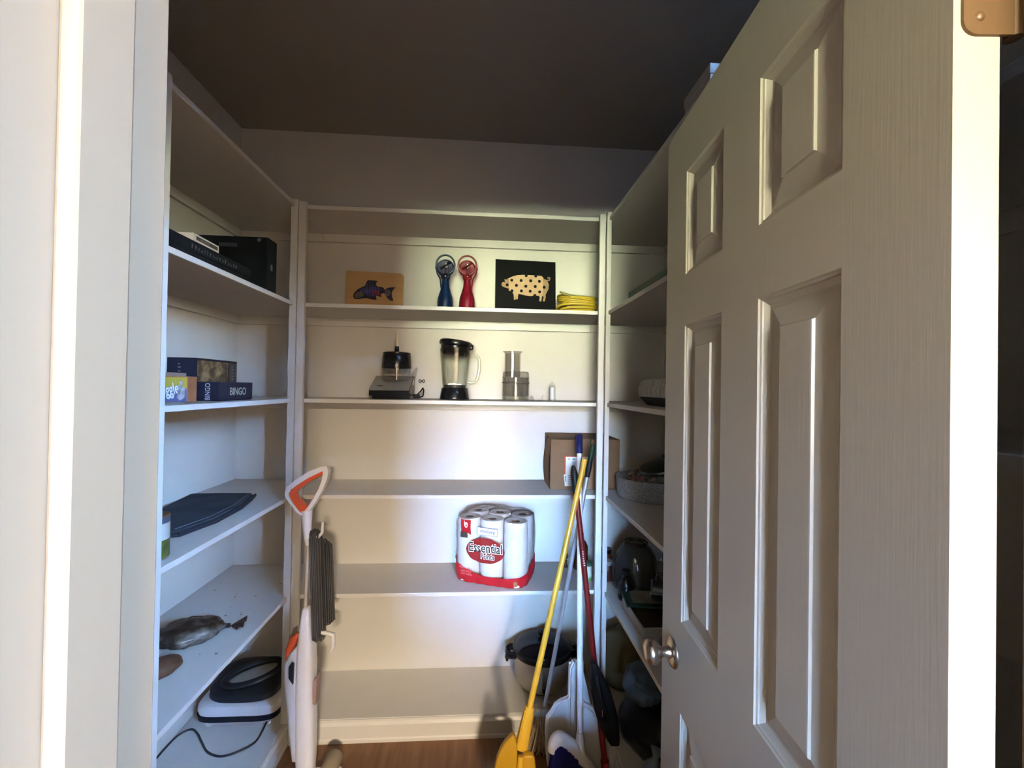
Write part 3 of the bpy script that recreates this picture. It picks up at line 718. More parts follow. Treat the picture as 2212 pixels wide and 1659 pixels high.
kn = thing('small_figurine', 'tiny dark brown trinket standing alone at the back of fifth shelf', 'trinket', (0.408, 2.045, Z5))
MB().lathe([(0, 0), (0.012, 0.0), (0.010, 0.008), (0.006, 0.020), (0.009, 0.030), (0, 0.040)], 18).build('stand', mat('dark_wood', (0.05, 0.025, 0.012), 0.5), kn, True)
MB().lathe([(0, 0.036), (0.012, 0.042), (0.014, 0.055), (0.008, 0.068), (0, 0.070)], 18).build('knob', mat('brown_trinket', (0.14, 0.08, 0.04), 0.5, var=0.4, vscale=90), kn, True)

# ---------------------------------------------------------------- bottom platform: slow cooker
cp = thing('slow_cooker', 'round steel slow cooker with black rim and dark lid on bottom platform', 'slow cooker', (0.294, 1.985, ZP))
MB().lathe([(0, 0.012), (0.098, 0.012), (0.104, 0.016), (0.113, 0.030), (0.119, 0.060), (0.1235, 0.120), (0.1255, 0.150), (0.1225, 0.154)], 56, sx=1.06).build('body', mat('satin_steel', (0.56, 0.51, 0.45), 0.38, 0.75), cp, True)
MB().lathe([(0, 0.0), (0.086, 0.0), (0.092, 0.006), (0.096, 0.014), (0, 0.014)], 48, sx=1.06).build('foot', BLACKP, cp, True)
MB().lathe([(0.120, 0.150), (0.129, 0.152), (0.1315, 0.160), (0.131, 0.172), (0.125, 0.178), (0.112, 0.178)], 56, sx=1.06).build('rim', BLACKP, cp, True)
MB().lathe([(0.118, 0.174), (0.1215, 0.178), (0.118, 0.184), (0.100, 0.196), (0.060, 0.210), (0.0, 0.216)], 56, sx=1.06).build('lid', mat('dark_glass', (0.003, 0.003, 0.006), 0.10, spec=0.4), cp, True)
MB().lathe([(0.010, 0.212), (0.012, 0.222), (0.022, 0.230), (0.024, 0.238), (0.016, 0.243), (0, 0.244)], 28).build('lid_knob', BLACKP, cp, True)
for s in (-1, 1):
    h = MB().tube([(s * 0.122, -0.034, 0.150), (s * 0.150, -0.032, 0.150), (s * 0.164, -0.022, 0.146), (s * 0.167, 0.0, 0.142), (s * 0.164, 0.022, 0.146), (s * 0.150, 0.032, 0.150), (s * 0.122, 0.034, 0.150)], 0.011, 10, flat=(1.6, 0.8))
    h.tube([(s * 0.160, 0, 0.150), (s * 0.166, 0, 0.125), (s * 0.164, 0, 0.105)], [0.013, 0.010, 0.005], 10)
    h.build('handle', BLACKP, cp, True)
MB().box(-0.018, 0.016, -0.1235, -0.112, 0.040, 0.140, bev=0.002).build('control_panel', STEEL, cp)
MB().lathe([(0.013, -0.1180), (0.0165, -0.1200), (0.0165, -0.1330), (0.014, -0.1355), (0, -0.136)], 26, 'Y', (-0.002, 0, 0.052)).build('control_knob', mat('dark_blue_plastic', (0.006, 0.010, 0.03), 0.3), cp, True)

# ---------------------------------------------------------------- left shelves, second shelf: games
tb = thing('black_case', 'tall black box with pale star emblem on left upper shelf', 'box', (-0.952, 1.655, Z2))
BLKBOX = mat('black_box_print', (0.004, 0.0045, 0.005), 0.6, color2=(0.010, 0.013, 0.016), vscale=9, spec=0.12)
MB().box(-0.150, 0.152, -0.036, 0.036, 0, 0.2015, bev=0.003).build('case', BLKBOX, tb)
st = MB()
for k in range(4):
    st.box(-0.0085, 0.0085, -0.0003, 0.0003, -0.0008, 0.0008, M=Matrix.Translation((0.122, -0.0364, 0.190)) @ Matrix.Rotation(k * PI / 4, 4, 'Y'))
st.build('star_emblem', mat('pale_ink', (0.24, 0.25, 0.23), 0.5), tb)
MB().box(0.1522, 0.1526, -0.012, 0.002, 0.085, 0.108).build('side_mark', mat('dim_ink', (0.12, 0.12, 0.12), 0.5), tb)
MB().box(-0.02, 0.045, -0.0366, -0.0361, 0.162, 0.176).build('front_mark', mat('faint_ink', (0.022, 0.025, 0.03), 0.5), tb)

gb = thing('flat_game_box', 'flat black game box with pale lettering, under a small cream box', 'game box', (-0.915, 1.300, Z2))
MB().box(-0.125, 0.125, -0.185, 0.185, 0, 0.040, bev=0.002).build('box_base', BLKBOX, gb)
MB().box(-0.128, 0.128, -0.188, 0.188, 0.016, 0.0470, bev=0.003).build('box_lid', BLKBOX, gb)
lm = mat('pale_ink', (0, 0, 0))
# worn pale print along the side facing the aisle: short strokes, only their tops show above the shelf edge
rr = random.Random(11)
mk = MB(); y = -0.105
while y < 0.10:
    w = rr.uniform(0.004, 0.010); h = rr.uniform(0.005, 0.015) * (1.25 if y < -0.08 else 0.9)
    mk.box(0.1282, 0.1286, y, y + w * 0.4, 0.024, 0.024 + h); mk.box(0.1282, 0.1286, y, y + w, 0.024 + h * 0.6, 0.024 + h * 0.72)
    y += w + rr.uniform(0.004, 0.008)
mk.build('side_print', mat('worn_pale_ink', (0.10, 0.10, 0.095), 0.6), gb)
cs = thing('small_cream_box', 'small cream box with dark window lying on the flat black game box', 'box', (-0.8185, 1.262, Z2 + 0.0475), math.radians(1))
MB().box(-0.030, 0.028, -0.058, 0.058, 0, 0.0215, bev=0.0015).build('box', CREAM, cs)
MB().box(0.0282, 0.0287, -0.046, 0.050, 0.0055, 0.0160).build('window', mat('dark_brown_print', (0.05, 0.04, 0.035), 0.5, var=0.5, vscale=50), cs)
MB().box(0.0288, 0.0292, -0.030, 0.010, 0.0085, 0.0125).build('window_stripe', mat('dim_ink', (0, 0, 0)), cs)
dk = thing('dark_camera_bag', 'low dark lumpy bag at the near end of the left upper shelf', 'bag', (-0.965, 0.895, Z2))
MB().box(-0.10, 0.10, -0.10, 0.10, 0, 0.075, bev=0.028, seg=4).build('bag_body', BLACKM, dk, True)
MB().tube([(-0.06, 0, 0.072), (-0.03, 0.02, 0.090), (0.03, 0.02, 0.090), (0.06, 0, 0.072)], 0.006, 8).build('bag_strap', BLACKM, dk, True)

# ---------------------------------------------------------------- left shelves, third shelf: board games
def game_box(name, label, loc, rz, hx, hy, h, m, lid=None):
    t = thing(name, label, 'game box', loc, rz)
    MB().box(-hx + 0.0015, hx - 0.0015, -hy + 0.0015, hy - 0.0015, 0, h * 0.5, bev=0.001).build('box_base', lid or m, t)
    MB().box(-hx, hx, -hy, hy, 0.004, h, bev=0.0015).build('box_lid', m, t)
    return t
NAVYBOX = mat('navy_box_print', (0.007, 0.009, 0.022), 0.5, color2=(0.018, 0.018, 0.032), vscale=10, spec=0.2)
brown = game_box('strategy_game_box', 'tall navy and brown game box standing behind the two smaller games', (-1.0125, 1.620, Z3), 0, 0.0475, 0.118, 0.1415, NAVYBOX)
MB().box(0.0477, 0.0482, -0.114, 0.060, 0.022, 0.134).build('picture_panel', mat('brown_picture', (0.06, 0.035, 0.015), 0.5, color2=(0.30, 0.20, 0.10), vscale=28, contrast=(0.38, 0.62)), brown)
MB().box(0.0477, 0.0482, 0.066, 0.112, 0.010, 0.134).build('title_panel', mat('dark_brown_print', (0, 0, 0)), brown)
# an upright line of worn lettering on each face
for (cx, cy, face) in ((0.0486, 0.090, 'x'), (-0.006, -0.1184, 'y')):
    k_ = MB()
    rr = random.Random(5)
    for i in range(9):
        z = 0.022 + i * 0.012
        if face == 'x': k_.box(cx - 0.0002, cx, cy - 0.008, cy + rr.uniform(0.000, 0.006), z, z + rr.uniform(0.003, 0.008))
        else: k_.box(cx - 0.006, cx + rr.uniform(0.000, 0.006), cy, cy + 0.0002, z, z + rr.uniform(0.003, 0.008))
    k_.build('worn_title', mat('faded_ink', (0.13, 0.12, 0.14), 0.5), brown)
bing = game_box('bingo_game_box', 'low navy BINGO game box on the left third shelf', (-0.898, 1.515, Z3), 0, 0.058, 0.098, 0.0610, NAVYBOX)
SILV = mat('silver_ink', (0.42, 0.38, 0.32), 0.45)
letters('lettering', 'BINGO', 0.036, SILV, bing, (0.0584, 0.008, 0.029), RXE, sx=0.86, bold=0.0004)
letters('lettering', 'BINGO', 0.0215, mat('blue_silver_ink', (0.36, 0.36, 0.42), 0.45), bing, (0.024, -0.0984, 0.030), (PI / 2, -PI / 2, 0), sx=0.80, bold=0.0003)
tan = tag(MB().box(-0.013, 0.013, -0.03, 0.03, 0, 0.088, bev=0.001).build('tan_card_box', mat('dusty_pink_card', (0.30, 0.21, 0.18), 0.6), None, loc=(-0.978, 1.425, Z3)), 'slim dusty pink card box wedged between the yellow game and the BINGO box', 'box')
bog = thing('word_game_box', 'yellow word-game box with white bubble lettering beside the BINGO box', 'game box', (-0.957, 1.338, Z3), math.radians(2))
MB().box(-0.085, 0.085, -0.022, 0.022, 0, 0.0755, bev=0.0015).build('box', mat('orange_box_print', (0.36, 0.15, 0.07), 0.5, var=0.2, vscale=30), bog)
MB().box(-0.084, 0.0835, -0.0226, -0.0221, 0.040, 0.0725).build('yellow_panel', mat('yellow_print', (0.46, 0.38, 0.055), 0.5), bog)
MB().box(-0.084, 0.0835, -0.0226, -0.0221, 0.001, 0.040).build('lower_picture', mat('mixed_print', (0.33, 0.06, 0.04), 0.5, color2=(0.10, 0.12, 0.30), vscale=16, contrast=(0.48, 0.56)), bog)
letters('lettering_outline', 'Boggle', 0.048, mat('pale_blue_ink', (0.22, 0.30, 0.44), 0.5), bog, (0.062, -0.0232, 0.0405), (PI / 2, -0.22, 0), sx=0.50, bold=0.0022, shear=0.1, align='RIGHT')
letters('lettering', 'Boggle', 0.048, mat('white_ink', (0, 0, 0)), bog, (0.0615, -0.0238, 0.041), (PI / 2, -0.22, 0), sx=0.50, bold=0.0004, shear=0.1, align='RIGHT')
MB().prism([(0.060, 0.030), (0.063, 0.052), (0.067, 0.066), (0.072, 0.060), (0.071, 0.046), (0.080, 0.040), (0.079, 0.012), (0.066, 0.004), (0.058, 0.012)], -0.0246, -0.0228, 'Y').build('figure_print', mat('grey_figure_print', (0.36, 0.35, 0.40), 0.5, var=0.5, vscale=90), bog)

# ---------------------------------------------------------------- left shelves, fourth shelf: jeans and can
def cloth(name, outline, z0, thick, m, parent, wr=0.004, seed=0):
    """folded cloth: outline is a quad-like ring of (x, y); made as a pillow of that outline"""
    n = len(outline); cx = sum(p[0] for p in outline) / n; cy = sum(p[1] for p in outline) / n
    b = MB(); rnd = random.Random(seed); ph = [rnd.uniform(0, 6) for _ in range(4)]
    def ring_pt(u):
        f = (u % 1.0) * n; i = int(f) % n; t = f - int(f)
        a, c = outline[i], outline[(i + 1) % n]
        return (a[0] + (c[0] - a[0]) * t, a[1] + (c[1] - a[1]) * t)
    def fn(u, v):
        p = ring_pt(u)
        # v runs from the underside rim, round the edge, to the middle of the top
        if v < 0.3:
            t = v / 0.3; k = 0.985 + 0.015 * math.sin(t * PI); z = z0 + thick * 0.9 * t
        else:
            t = (v - 0.3) / 0.7; k = 1 - t; z = z0 + thick * (0.9 + 0.1 * min(1, t * 6))
        x, y = cx + (p[0] - cx) * k, cy + (p[1] - cy) * k
        if v >= 0.3: z += wr * (math.sin(23 * x + ph[0] + 9 * y) * math.sin(17 * y + ph[1]) * 0.6 + 0.4 * math.sin(41 * x - 30 * y + ph[2])) * min(1, t * 4)
        return Vector((x, y, z))
    b.grid(fn, 96, 26, True)
    bmesh.ops.remove_doubles(b.bm, verts=b.bm.verts[:], dist=1e-5)
    return b.build(name, m, parent, True, angle=70)
DENIM = mat('dark_denim', (0.026, 0.034, 0.047), 0.9, color2=(0.046, 0.058, 0.076), vscale=8, bump=0.5, bscale=400, sheen=0.0, spec=0.15)
jn = thing('folded_jeans', 'folded dark blue jeans lying on the left fourth shelf', 'jeans', (-0.98, 1.52, Z4))
ol = [(-0.142, -0.250), (0.098, -0.210), (0.128, -0.075), (0.120, 0.085), (0.090, 0.215), (0.074, 0.262), (-0.050, 0.262), (-0.160, 0.255), (-0.128, 0.050)]
cloth('lower_leg', ol, 0.0, 0.010, DENIM, jn, 0.001, 1)
cloth('upper_leg', [(x * 0.96 - 0.006, y * 0.97 - 0.004) for x, y in ol], 0.0097, 0.009, DENIM, jn, 0.003, 2)
MB().tube([(0.074, 0.258, 0.007), (0.086, 0.215, 0.007), (0.116, 0.085, 0.007), (0.124, -0.075, 0.007), (0.095, -0.205, 0.007)], 0.0062, 8, flat=(1.0, 0.8)).build('hem_fold', mat('denim_edge', (0.012, 0.016, 0.028), 0.85), jn, True)
MB().tube([(0.06, 0.24, 0.0195), (0.10, 0.07, 0.0205), (0.104, -0.07, 0.0205), (0.076, -0.19, 0.0195)], 0.0014, 6).build('seam', mat('denim_seam', (0.10, 0.13, 0.18), 0.85), jn, True)
cn = thing('vegetable_can', 'vegetable can with white and green label on left fourth shelf', 'can', (-0.842, 1.157, Z4))
MB().lathe([(0, 0), (0.035, 0), (0.0365, 0.002), (0.0355, 0.004), (0.0355, 0.108), (0.0365, 0.110), (0.035, 0.112), (0.033, 0.108), (0, 0.108)], 36).build('can_body', STEEL, cn, True)
def can_patch(name, a0, a1, z0, z1, m, off=0.0004):
    return MB().grid(lambda u, v: Vector(((0.0357 + off) * math.cos(a0 + (a1 - a0) * u), (0.0357 + off) * math.sin(a0 + (a1 - a0) * u), z0 + (z1 - z0) * v)), 40, 3).build(name, m, cn, True)
can_patch('label_top', 0, 2 * PI, 0.092, 0.107, mat('slate_label', (0.06, 0.08, 0.13), 0.4))
can_patch('label_white', 0, 2 * PI, 0.050, 0.092, mat('label_white', (0.52, 0.55, 0.56), 0.4))
can_patch('label_green', 0, 2 * PI, 0.005, 0.050, mat('green_bean_print', (0.035, 0.055, 0.015), 0.35, color2=(0.13, 0.16, 0.04), vscale=45))
ov = MB()
for r in (0.011, 0.0085):
    ov.tube([(0.0364 * math.cos(-1.12 + r / 0.0364 * math.cos(k * PI / 14) * 1.25), 0.0364 * math.sin(-1.12 + r / 0.0364 * math.cos(k * PI / 14) * 1.25), 0.083 + r * math.sin(k * PI / 14)) for k in range(28)], 0.0011, 5, cyclic=True)
ov.build('label_emblem', BLUEINK, cn, True)
gw = letters('lettering', 'Green', 0.015, INK, cn, (0, 0, 0), (0, 0, 0), depth=0.0, bold=0.0003)
for v in gw.data.vertices:
    a = -1.05 + v.co.x * 0.9 / 0.0364; zz = 0.059 + v.co.y
    v.co = Vector((0.0364 * math.cos(a), 0.0364 * math.sin(a), zz))

# ---------------------------------------------------------------- left shelves, fifth shelf: bag and potato
def blob(name, m, parent, loc, rad, amp=0.08, freq=6.0, seed=0, flat_bottom=True, sub=4, rot=(0, 0, 0)):
    b = MB(); r = bmesh.ops.create_icosphere(b.bm, subdivisions=sub, radius=1.0)
    rnd = random.Random(seed); ph = [rnd.uniform(0, 6.28) for _ in range(9)]
    M_ = Euler(rot).to_matrix()
    for v in b.bm.verts:
        d = v.co.copy()
        n = math.sin(freq * d.x + ph[0]) * math.sin(freq * d.y + ph[1]) + 0.6 * math.sin(1.7 * freq * d.y + ph[2]) * math.sin(1.9 * freq * d.z + ph[3]) + 0.4 * math.sin(3.1 * freq * d.x + ph[4] + 2 * d.z)
        s_ = 1 + amp * n
        v.co = M_ @ Vector((d.x * rad[0] * s_, d.y * rad[1] * s_, d.z * rad[2] * s_))
    zmin = -rad[2] * 0.82
    if flat_bottom:
        for v in b.bm.verts:
            if v.co.z < zmin: v.co.z = zmin
    for v in b.bm.verts: v.co.z -= zmin
    return b.build(name, m, parent, True, loc=loc, angle=80)
bg = thing('brown_plastic_bag', 'dark brown plastic bag with twisted neck lying on left fifth shelf', 'bag', (-0.972, 1.505, Z5))
BAGM = mat('brown_bag_film', (0.020, 0.013, 0.010), 0.32, color2=(0.20, 0.18, 0.155), vscale=13, contrast=(0.50, 0.66), coat=0.1, bump=0.3, bscale=50)
blob('bag_body', BAGM, bg, (0, 0, 0), (0.098, 0.082, 0.030), 0.075, 6, 4, rot=(0, 0, 0.25))
MB().tube([(0.070, 0.035, 0.020), (0.088, 0.048, 0.016), (0.100, 0.058, 0.012)], [0.020, 0.009, 0.007], 10).build('twisted_neck', BAGM, bg, True)
b = MB(); b.grid(lambda u, v: Vector((0.100 + 0.045 * v * (1 - 0.5 * abs(u - .3)), 0.058 + (u - 0.5) * 0.055 * v + 0.03 * v * u, 0.010 + 0.006 * math.sin(14 * u) * v)), 14, 6); b.build('loose_end', BAGM, bg, True)
MB().tube([(-0.075, 0.030, 0.034), (-0.030, 0.066, 0.041), (0.035, 0.074, 0.036), (0.075, 0.062, 0.026)], 0.0016, 6).build('film_crease', mat('crease_film', (0.02, 0.015, 0.012), 0.3), bg, True)
cm = MB(); rr = random.Random(77)
for i in range(26):
    x, y = rr.uniform(-1.12, -0.83), rr.uniform(1.35, 1.95)
    s_ = rr.uniform(0.0008, 0.0022)
    cm.box(x - s_ * 1.6, x + s_ * 1.6, y - s_, y + s_, Z5 + 0.0004, Z5 + 0.0004 + s_ * 0.5)
tag(cm.build('crumbs', mat('grey_crumb', (0.26, 0.24, 0.23), 0.8), None), 'small dark crumbs scattered over the left fifth shelf', 'crumbs', kind='stuff')
po = blob('potato', mat('potato_skin', (0.095, 0.045, 0.025), 0.7, var=0.35, vscale=30), None, (-0.932, 1.322, Z5), (0.055, 0.040, 0.026), 0.05, 3, 9, rot=(0, 0, 0.9))
tag(po, 'single brown potato in front of the brown plastic bag', 'potato')

# ---------------------------------------------------------------- left bottom platform: contact grill
gr = thing('contact_grill', 'white contact grill with dark grey lid and black front stripe', 'grill', (-0.962, 1.890, ZP))
gr.scale = (1.07, 0.98, 1.0)
def squircle(a, b_, n_, k=64):
    out = []
    for i in range(k):
        t = 2 * PI * i / k; c, s = math.cos(t), math.sin(t)
        out.append((a * math.copysign(abs(c) ** (2 / n_), c), b_ * math.copysign(abs(s) ** (2 / n_), s)))
    return out
def loft(b, rings):
    """rings: list of (outline list, z) or (outline, z, dx, dy)"""
    vs_ = []
    for r in rings:
        dx, dy = (r[2], r[3]) if len(r) > 2 else (0, 0)
        vs_.append([b.bm.verts.new((p[0] + dx, p[1] + dy, r[1] if not callable(r[1]) else r[1](p[0] + dx, p[1] + dy))) for p in r[0]])
    n = len(vs_[0])
    for a, c in zip(vs_, vs_[1:]):
        for i in range(n):
            j = (i + 1) % n
            b.bm.faces.new((a[i], a[j], c[j], c[i]))
    b.bm.faces.new(list(reversed(vs_[0]))); b.bm.faces.new(vs_[-1])
    return b
Sq = squircle
loft(MB(), [(Sq(0.120, 0.108, 6), 0.008), (Sq(0.124, 0.111, 6), 0.010), (Sq(0.131, 0.117, 6), 0.028)]).build('lower_body', WHITEP, gr, True)
loft(MB(), [(Sq(0.140, 0.1225, 6), 0.027), (Sq(0.148, 0.1262, 6), 0.030), (Sq(0.154, 0.1272, 6), 0.051)]).build('black_stripe', mat('blue_black_plastic', (0.004, 0.006, 0.012), 0.3, spec=0.3), gr, True)
loft(MB(), [(Sq(0.146, 0.1235, 6), 0.049), (Sq(0.153, 0.1250, 6), 0.066), (Sq(0.155, 0.1255, 5), 0.078), (Sq(0.150, 0.120, 5), 0.086), (Sq(0.134, 0.105, 5), 0.090)]).build('upper_body', WHITEP, gr, True)
LIDG = mat('dark_grey_lid', (0.010, 0.012, 0.016), 0.4, spec=0.3)
def tilt(base): return lambda x, y: base + 0.010 + 0.20 * (y + 0.095)
loft(MB(), [(Sq(0.128, 0.100, 3.2), tilt(0.076)), (Sq(0.133, 0.104, 3.2), tilt(0.082)), (Sq(0.131, 0.102, 3.2), tilt(0.100)), (Sq(0.118, 0.090, 3.0), tilt(0.110)), (Sq(0.098, 0.072, 2.6), tilt(0.112))]).build('lid', LIDG, gr, True)
GT = Matrix.Translation((0.012, -0.004, 0.1415)) @ Matrix.Rotation(math.atan(0.20), 4, 'X') @ Matrix.Rotation(math.radians(30), 4, 'Z')
MB().lathe([(0, 0.0012), (0.090, 0.0012), (0.094, 0.0005), (0.092, -0.004)], 48, M=GT, sy=0.36).build('lid_plate', mat('pale_grey_plate', (0.30, 0.29, 0.26), 0.4), gr, True)
MB().tube([GT @ Vector((0.100 * math.cos(a), 0.047 * math.sin(a), 0.006 + 0.004 * math.sin(a))) for a in [k * PI / 24 for k in range(48)]], 0.013, 10, cyclic=True, flat=(0.8, 1.1)).build('lid_handle', LIDG, gr, True)
for (fx, fy) in ((-0.105, -0.095), (0.105, -0.095), (-0.105, 0.095), (0.105, 0.095)):
    MB().lathe([(0, 0), (0.012, 0), (0.014, 0.011), (0, 0.011)], 16, 'Z', (fx, fy, 0)).build('foot', WHITEP, gr, True)
cordpts = [(0.108, -0.105, 0.012), (0.110, -0.150, 0.006), (0.107, -0.197, 0.004), (0.069, -0.237, 0.004), (0.022, -0.255, 0.004), (-0.033, -0.233, 0.004), (-0.085, -0.180, 0.005), (-0.115, -0.150, 0.010), (-0.150, -0.128, 0.010), (-0.180, -0.150, 0.006), (-0.188, -0.205, 0.004), (-0.186, -0.280, 0.004)]
def smooth_path(pts, n=6):
    P_ = [Vector(p) for p in pts]; out = []
    for i in range(len(P_) - 1):
        p0, p1, p2, p3 = P_[max(i - 1, 0)], P_[i], P_[i + 1], P_[min(i + 2, len(P_) - 1)]
        for k in range(n):
            t = k / n
            out.append(0.5 * ((2 * p1) + (-p0 + p2) * t + (2 * p0 - 5 * p1 + 4 * p2 - p3) * t * t + (-p0 + 3 * p1 - 3 * p2 + p3) * t ** 3))
    out.append(P_[-1]); return out
MB().tube(smooth_path(cordpts), 0.0036, 8).build('power_cord', mat('dark_cord', (0.02, 0.024, 0.03), 0.4), gr, True)

# ================================================================ cleaning tools and the right side
# ---------------------------------------------------------------- steam mop leaning on the left post
sm = thing('steam_mop', 'white upright steam mop with orange handle loop leaning by left post', 'steam mop', (-0.66, 1.60, 0.0))
def vx(u, v):        # outline drawn on the mop's own front plane: millimetres across and up
    return (u * 0.001, v * 0.001)
LEAN = Matrix.Rotation(math.radians(-4.5), 4, 'X')
ORANGE = mat('orange_plastic', (0.62, 0.085, 0.025), 0.4)
def ring_prism(outer, inner, d0, d1, name, m, parent):
    """flat ring: same number of points outside and inside"""
    b = MB(); n = len(outer)
    L = []
    for d in (d0, d1):
        L.append(([b.bm.verts.new(LEAN @ Vector((p[0], d, p[1]))) for p in outer], [b.bm.verts.new(LEAN @ Vector((p[0], d, p[1]))) for p in inner]))
    for i in range(n):
        j = (i + 1) % n
        (o0, i0), (o1, i1) = L
        b.bm.faces.new((o0[i], o0[j], i0[j], i0[i])); b.bm.faces.new((o1[i], i1[i], i1[j], o1[j]))
        b.bm.faces.new((o0[i], o1[i], o1[j], o0[j])); b.bm.faces.new((i0[i], i0[j], i1[j], i1[i]))
    es = [e for e in b.bm.edges if e.is_manifold and e.calc_face_angle(0) > 0.9]
    bmesh.ops.bevel(b.bm, geom=es, offset=0.004, segments=3, affect='EDGES', profile=0.5)
    return b.build(name, m, parent, True, angle=60)
def hp(x, y):        # crop units -> metres at the handle
    return ((x - 415) * 0.000357 - 0.006, 0.985 + (560 - y) * 0.000357)
outer = [(200, 385), (215, 315), (300, 240), (430, 150), (560, 98), (618, 90), (640, 140), (630, 230), (590, 340), (540, 440), (490, 520), (460, 565), (385, 605), (330, 570), (260, 480), (212, 425)]
middle = [(243, 380), (262, 338), (330, 285), (440, 212), (535, 165), (580, 143), (584, 165), (576, 240), (545, 335), (500, 425), (458, 500), (425, 545), (385, 588), (345, 550), (285, 470), (252, 415)]
inner = [(308, 382), (312, 362), (360, 315), (450, 250), (535, 205), (578, 182), (580, 195), (572, 250), (540, 335), (496, 420), (452, 490), (420, 525), (395, 495), (368, 465), (330, 425), (312, 398)]
ring_prism([hp(*p) for p in outer], [hp(*p) for p in middle], -0.016, 0.016, 'handle_loop', WHITEP, sm)
ring_prism([hp(*p) for p in middle], [hp(*p) for p in inner], -0.013, 0.013, 'handle_grip', ORANGE, sm)
def lp(*pts): return [LEAN @ Vector(p) for p in pts]
MB().tube(lp((-0.004, 0, 0.985), (-0.001, 0, 0.93), (0.004, 0, 0.88), (0.006, 0, 0.855)), [0.020, 0.017, 0.013, 0.008], 16).build('handle_neck', WHITEP, sm, True)
MB().tube(lp((0.007, 0, 0.90), (0.009, 0, 0.62)), 0.0055, 12).build('tube', mat('pale_tube', (0.55, 0.52, 0.50), 0.35), sm, True)
# body: lofted rounded outline, wide at the shoulder and narrowing to the foot
def loftz(name, secs, m, n_=3.2):
    b = MB(); rings = []
    for (x0, x1, y0, y1, z) in secs:
        a, c = (x1 - x0) / 2, (y1 - y0) / 2
        rings.append([b.bm.verts.new(LEAN @ Vector(((x0 + x1) / 2 + p[0], (y0 + y1) / 2 + p[1], z))) for p in squircle(a, c, n_, 40)])
    for r0, r1 in zip(rings, rings[1:]):
        for i in range(40):
            j = (i + 1) % 40
            b.bm.faces.new((r0[i], r0[j], r1[j], r1[i]))
    b.bm.faces.new(list(reversed(rings[0]))); b.bm.faces.new(rings[-1])
    return b.build(name, m, sm, True, angle=60)
loftz('body', [(0.012, 0.070, -0.030, 0.030, 0.050), (0.004, 0.071, -0.034, 0.034, 0.130), (0.000, 0.066, -0.038, 0.038, 0.240), (-0.004, 0.058, -0.040, 0.040, 0.330), (-0.006, 0.055, -0.040, 0.040, 0.430), (-0.007, 0.049, -0.036, 0.036, 0.505), (-0.003, 0.036, -0.028, 0.028, 0.575), (0.001, 0.030, -0.020, 0.020, 0.625), (0.006, 0.024, -0.010, 0.010, 0.634)], WHITEP)
loftz('side_tank', [(-0.005, 0.022, -0.026, 0.030, 0.110), (-0.022, 0.02, -0.030, 0.034, 0.200), (-0.036, 0.02, -0.032, 0.036, 0.300), (-0.049, 0.016, -0.032, 0.036, 0.380), (-0.052, 0.014, -0.030, 0.036, 0.440), (-0.032, 0.012, -0.026, 0.032, 0.478), (-0.010, 0.010, -0.020, 0.028, 0.500)], mat('pale_grey_plastic', (0.60, 0.62, 0.66), 0.35))
b = MB(); b.prism([(-0.022, 0.402), (-0.006, 0.398 - 0.018), (-0.006, 0.448), (-0.014, 0.456), (-0.024, 0.440)], -0.0405, -0.0325, 'Y', LEAN); b.build('tank_window', mat('blue_black_plastic', (0, 0, 0)), sm)
MB().tube(lp((-0.046, 0.0, 0.448), (-0.040, 0.0, 0.482), (-0.024, 0.0, 0.520), (-0.008, 0.0, 0.540)), [0.008, 0.015, 0.017, 0.008], 14, flat=(1.2, 0.9)).build('orange_cap', ORANGE, sm, True)
b = MB(); b.prism([(0.056, 0.300), (0.070, 0.296), (0.070, 0.395), (0.056, 0.372)], -0.020, 0.020, 'Y', LEAN); b.build('side_label', mat('mauve_label', (0.30, 0.20, 0.20), 0.5), sm)
# mop foot on the floor
fo = MB(); fo.box(-0.085, 0.155, -0.045, 0.060, 0.004, 0.030, bev=0.010, seg=3); fo.build('mop_foot', WHITEP, sm, True)
MB().tube([(0.040, -0.002, 0.028), (0.040, 0.0, 0.060)], 0.020, 16).build('foot_joint', GREYP, sm, True)
MB().box(-0.092, 0.162, -0.050, 0.066, 0.0, 0.006, bev=0.002).build('mop_pad', mat('beige_pad', (0.42, 0.38, 0.33), 0.9, bump=0.4), sm)
# cord wound in long hanks over two hooks
CORD = mat('charcoal_cord', (0.035, 0.034, 0.036), 0.5)
rr = random.Random(21)
hk = MB()
for i in range(9):
    dx = (i % 5) * 0.0064 - 0.013 + rr.uniform(-0.001, 0.001); dy = -0.012 - (i // 5) * 0.007
    top, bot = 0.905 + 0.012 * math.sin(i * 0.9 + 0.6), 0.512 + 0.010 * ((i * 7) % 5) / 4
    def xx(z, o): return 0.036 + 0.052 * (0.91 - z) / 0.40 * 0.62 + dx + o
    loop = [(xx(z, -0.006), dy, z) for z in (bot + 0.01, 0.62, 0.74, 0.84, top - 0.012)] + [(xx(top, -0.002), dy, top - 0.002), (xx(top, 0.003), dy + 0.004, top)] + [(xx(z, 0.008), dy + 0.012, z) for z in (top - 0.012, 0.84, 0.74, 0.62, bot + 0.01)] + [(xx(bot, 0.004), dy + 0.006, bot)]
    hk.tube([LEAN @ Vector(p) for p in loop], 0.0036, 6, cyclic=True)
hk.build('cord_hank', CORD, sm, True)
hk = MB()
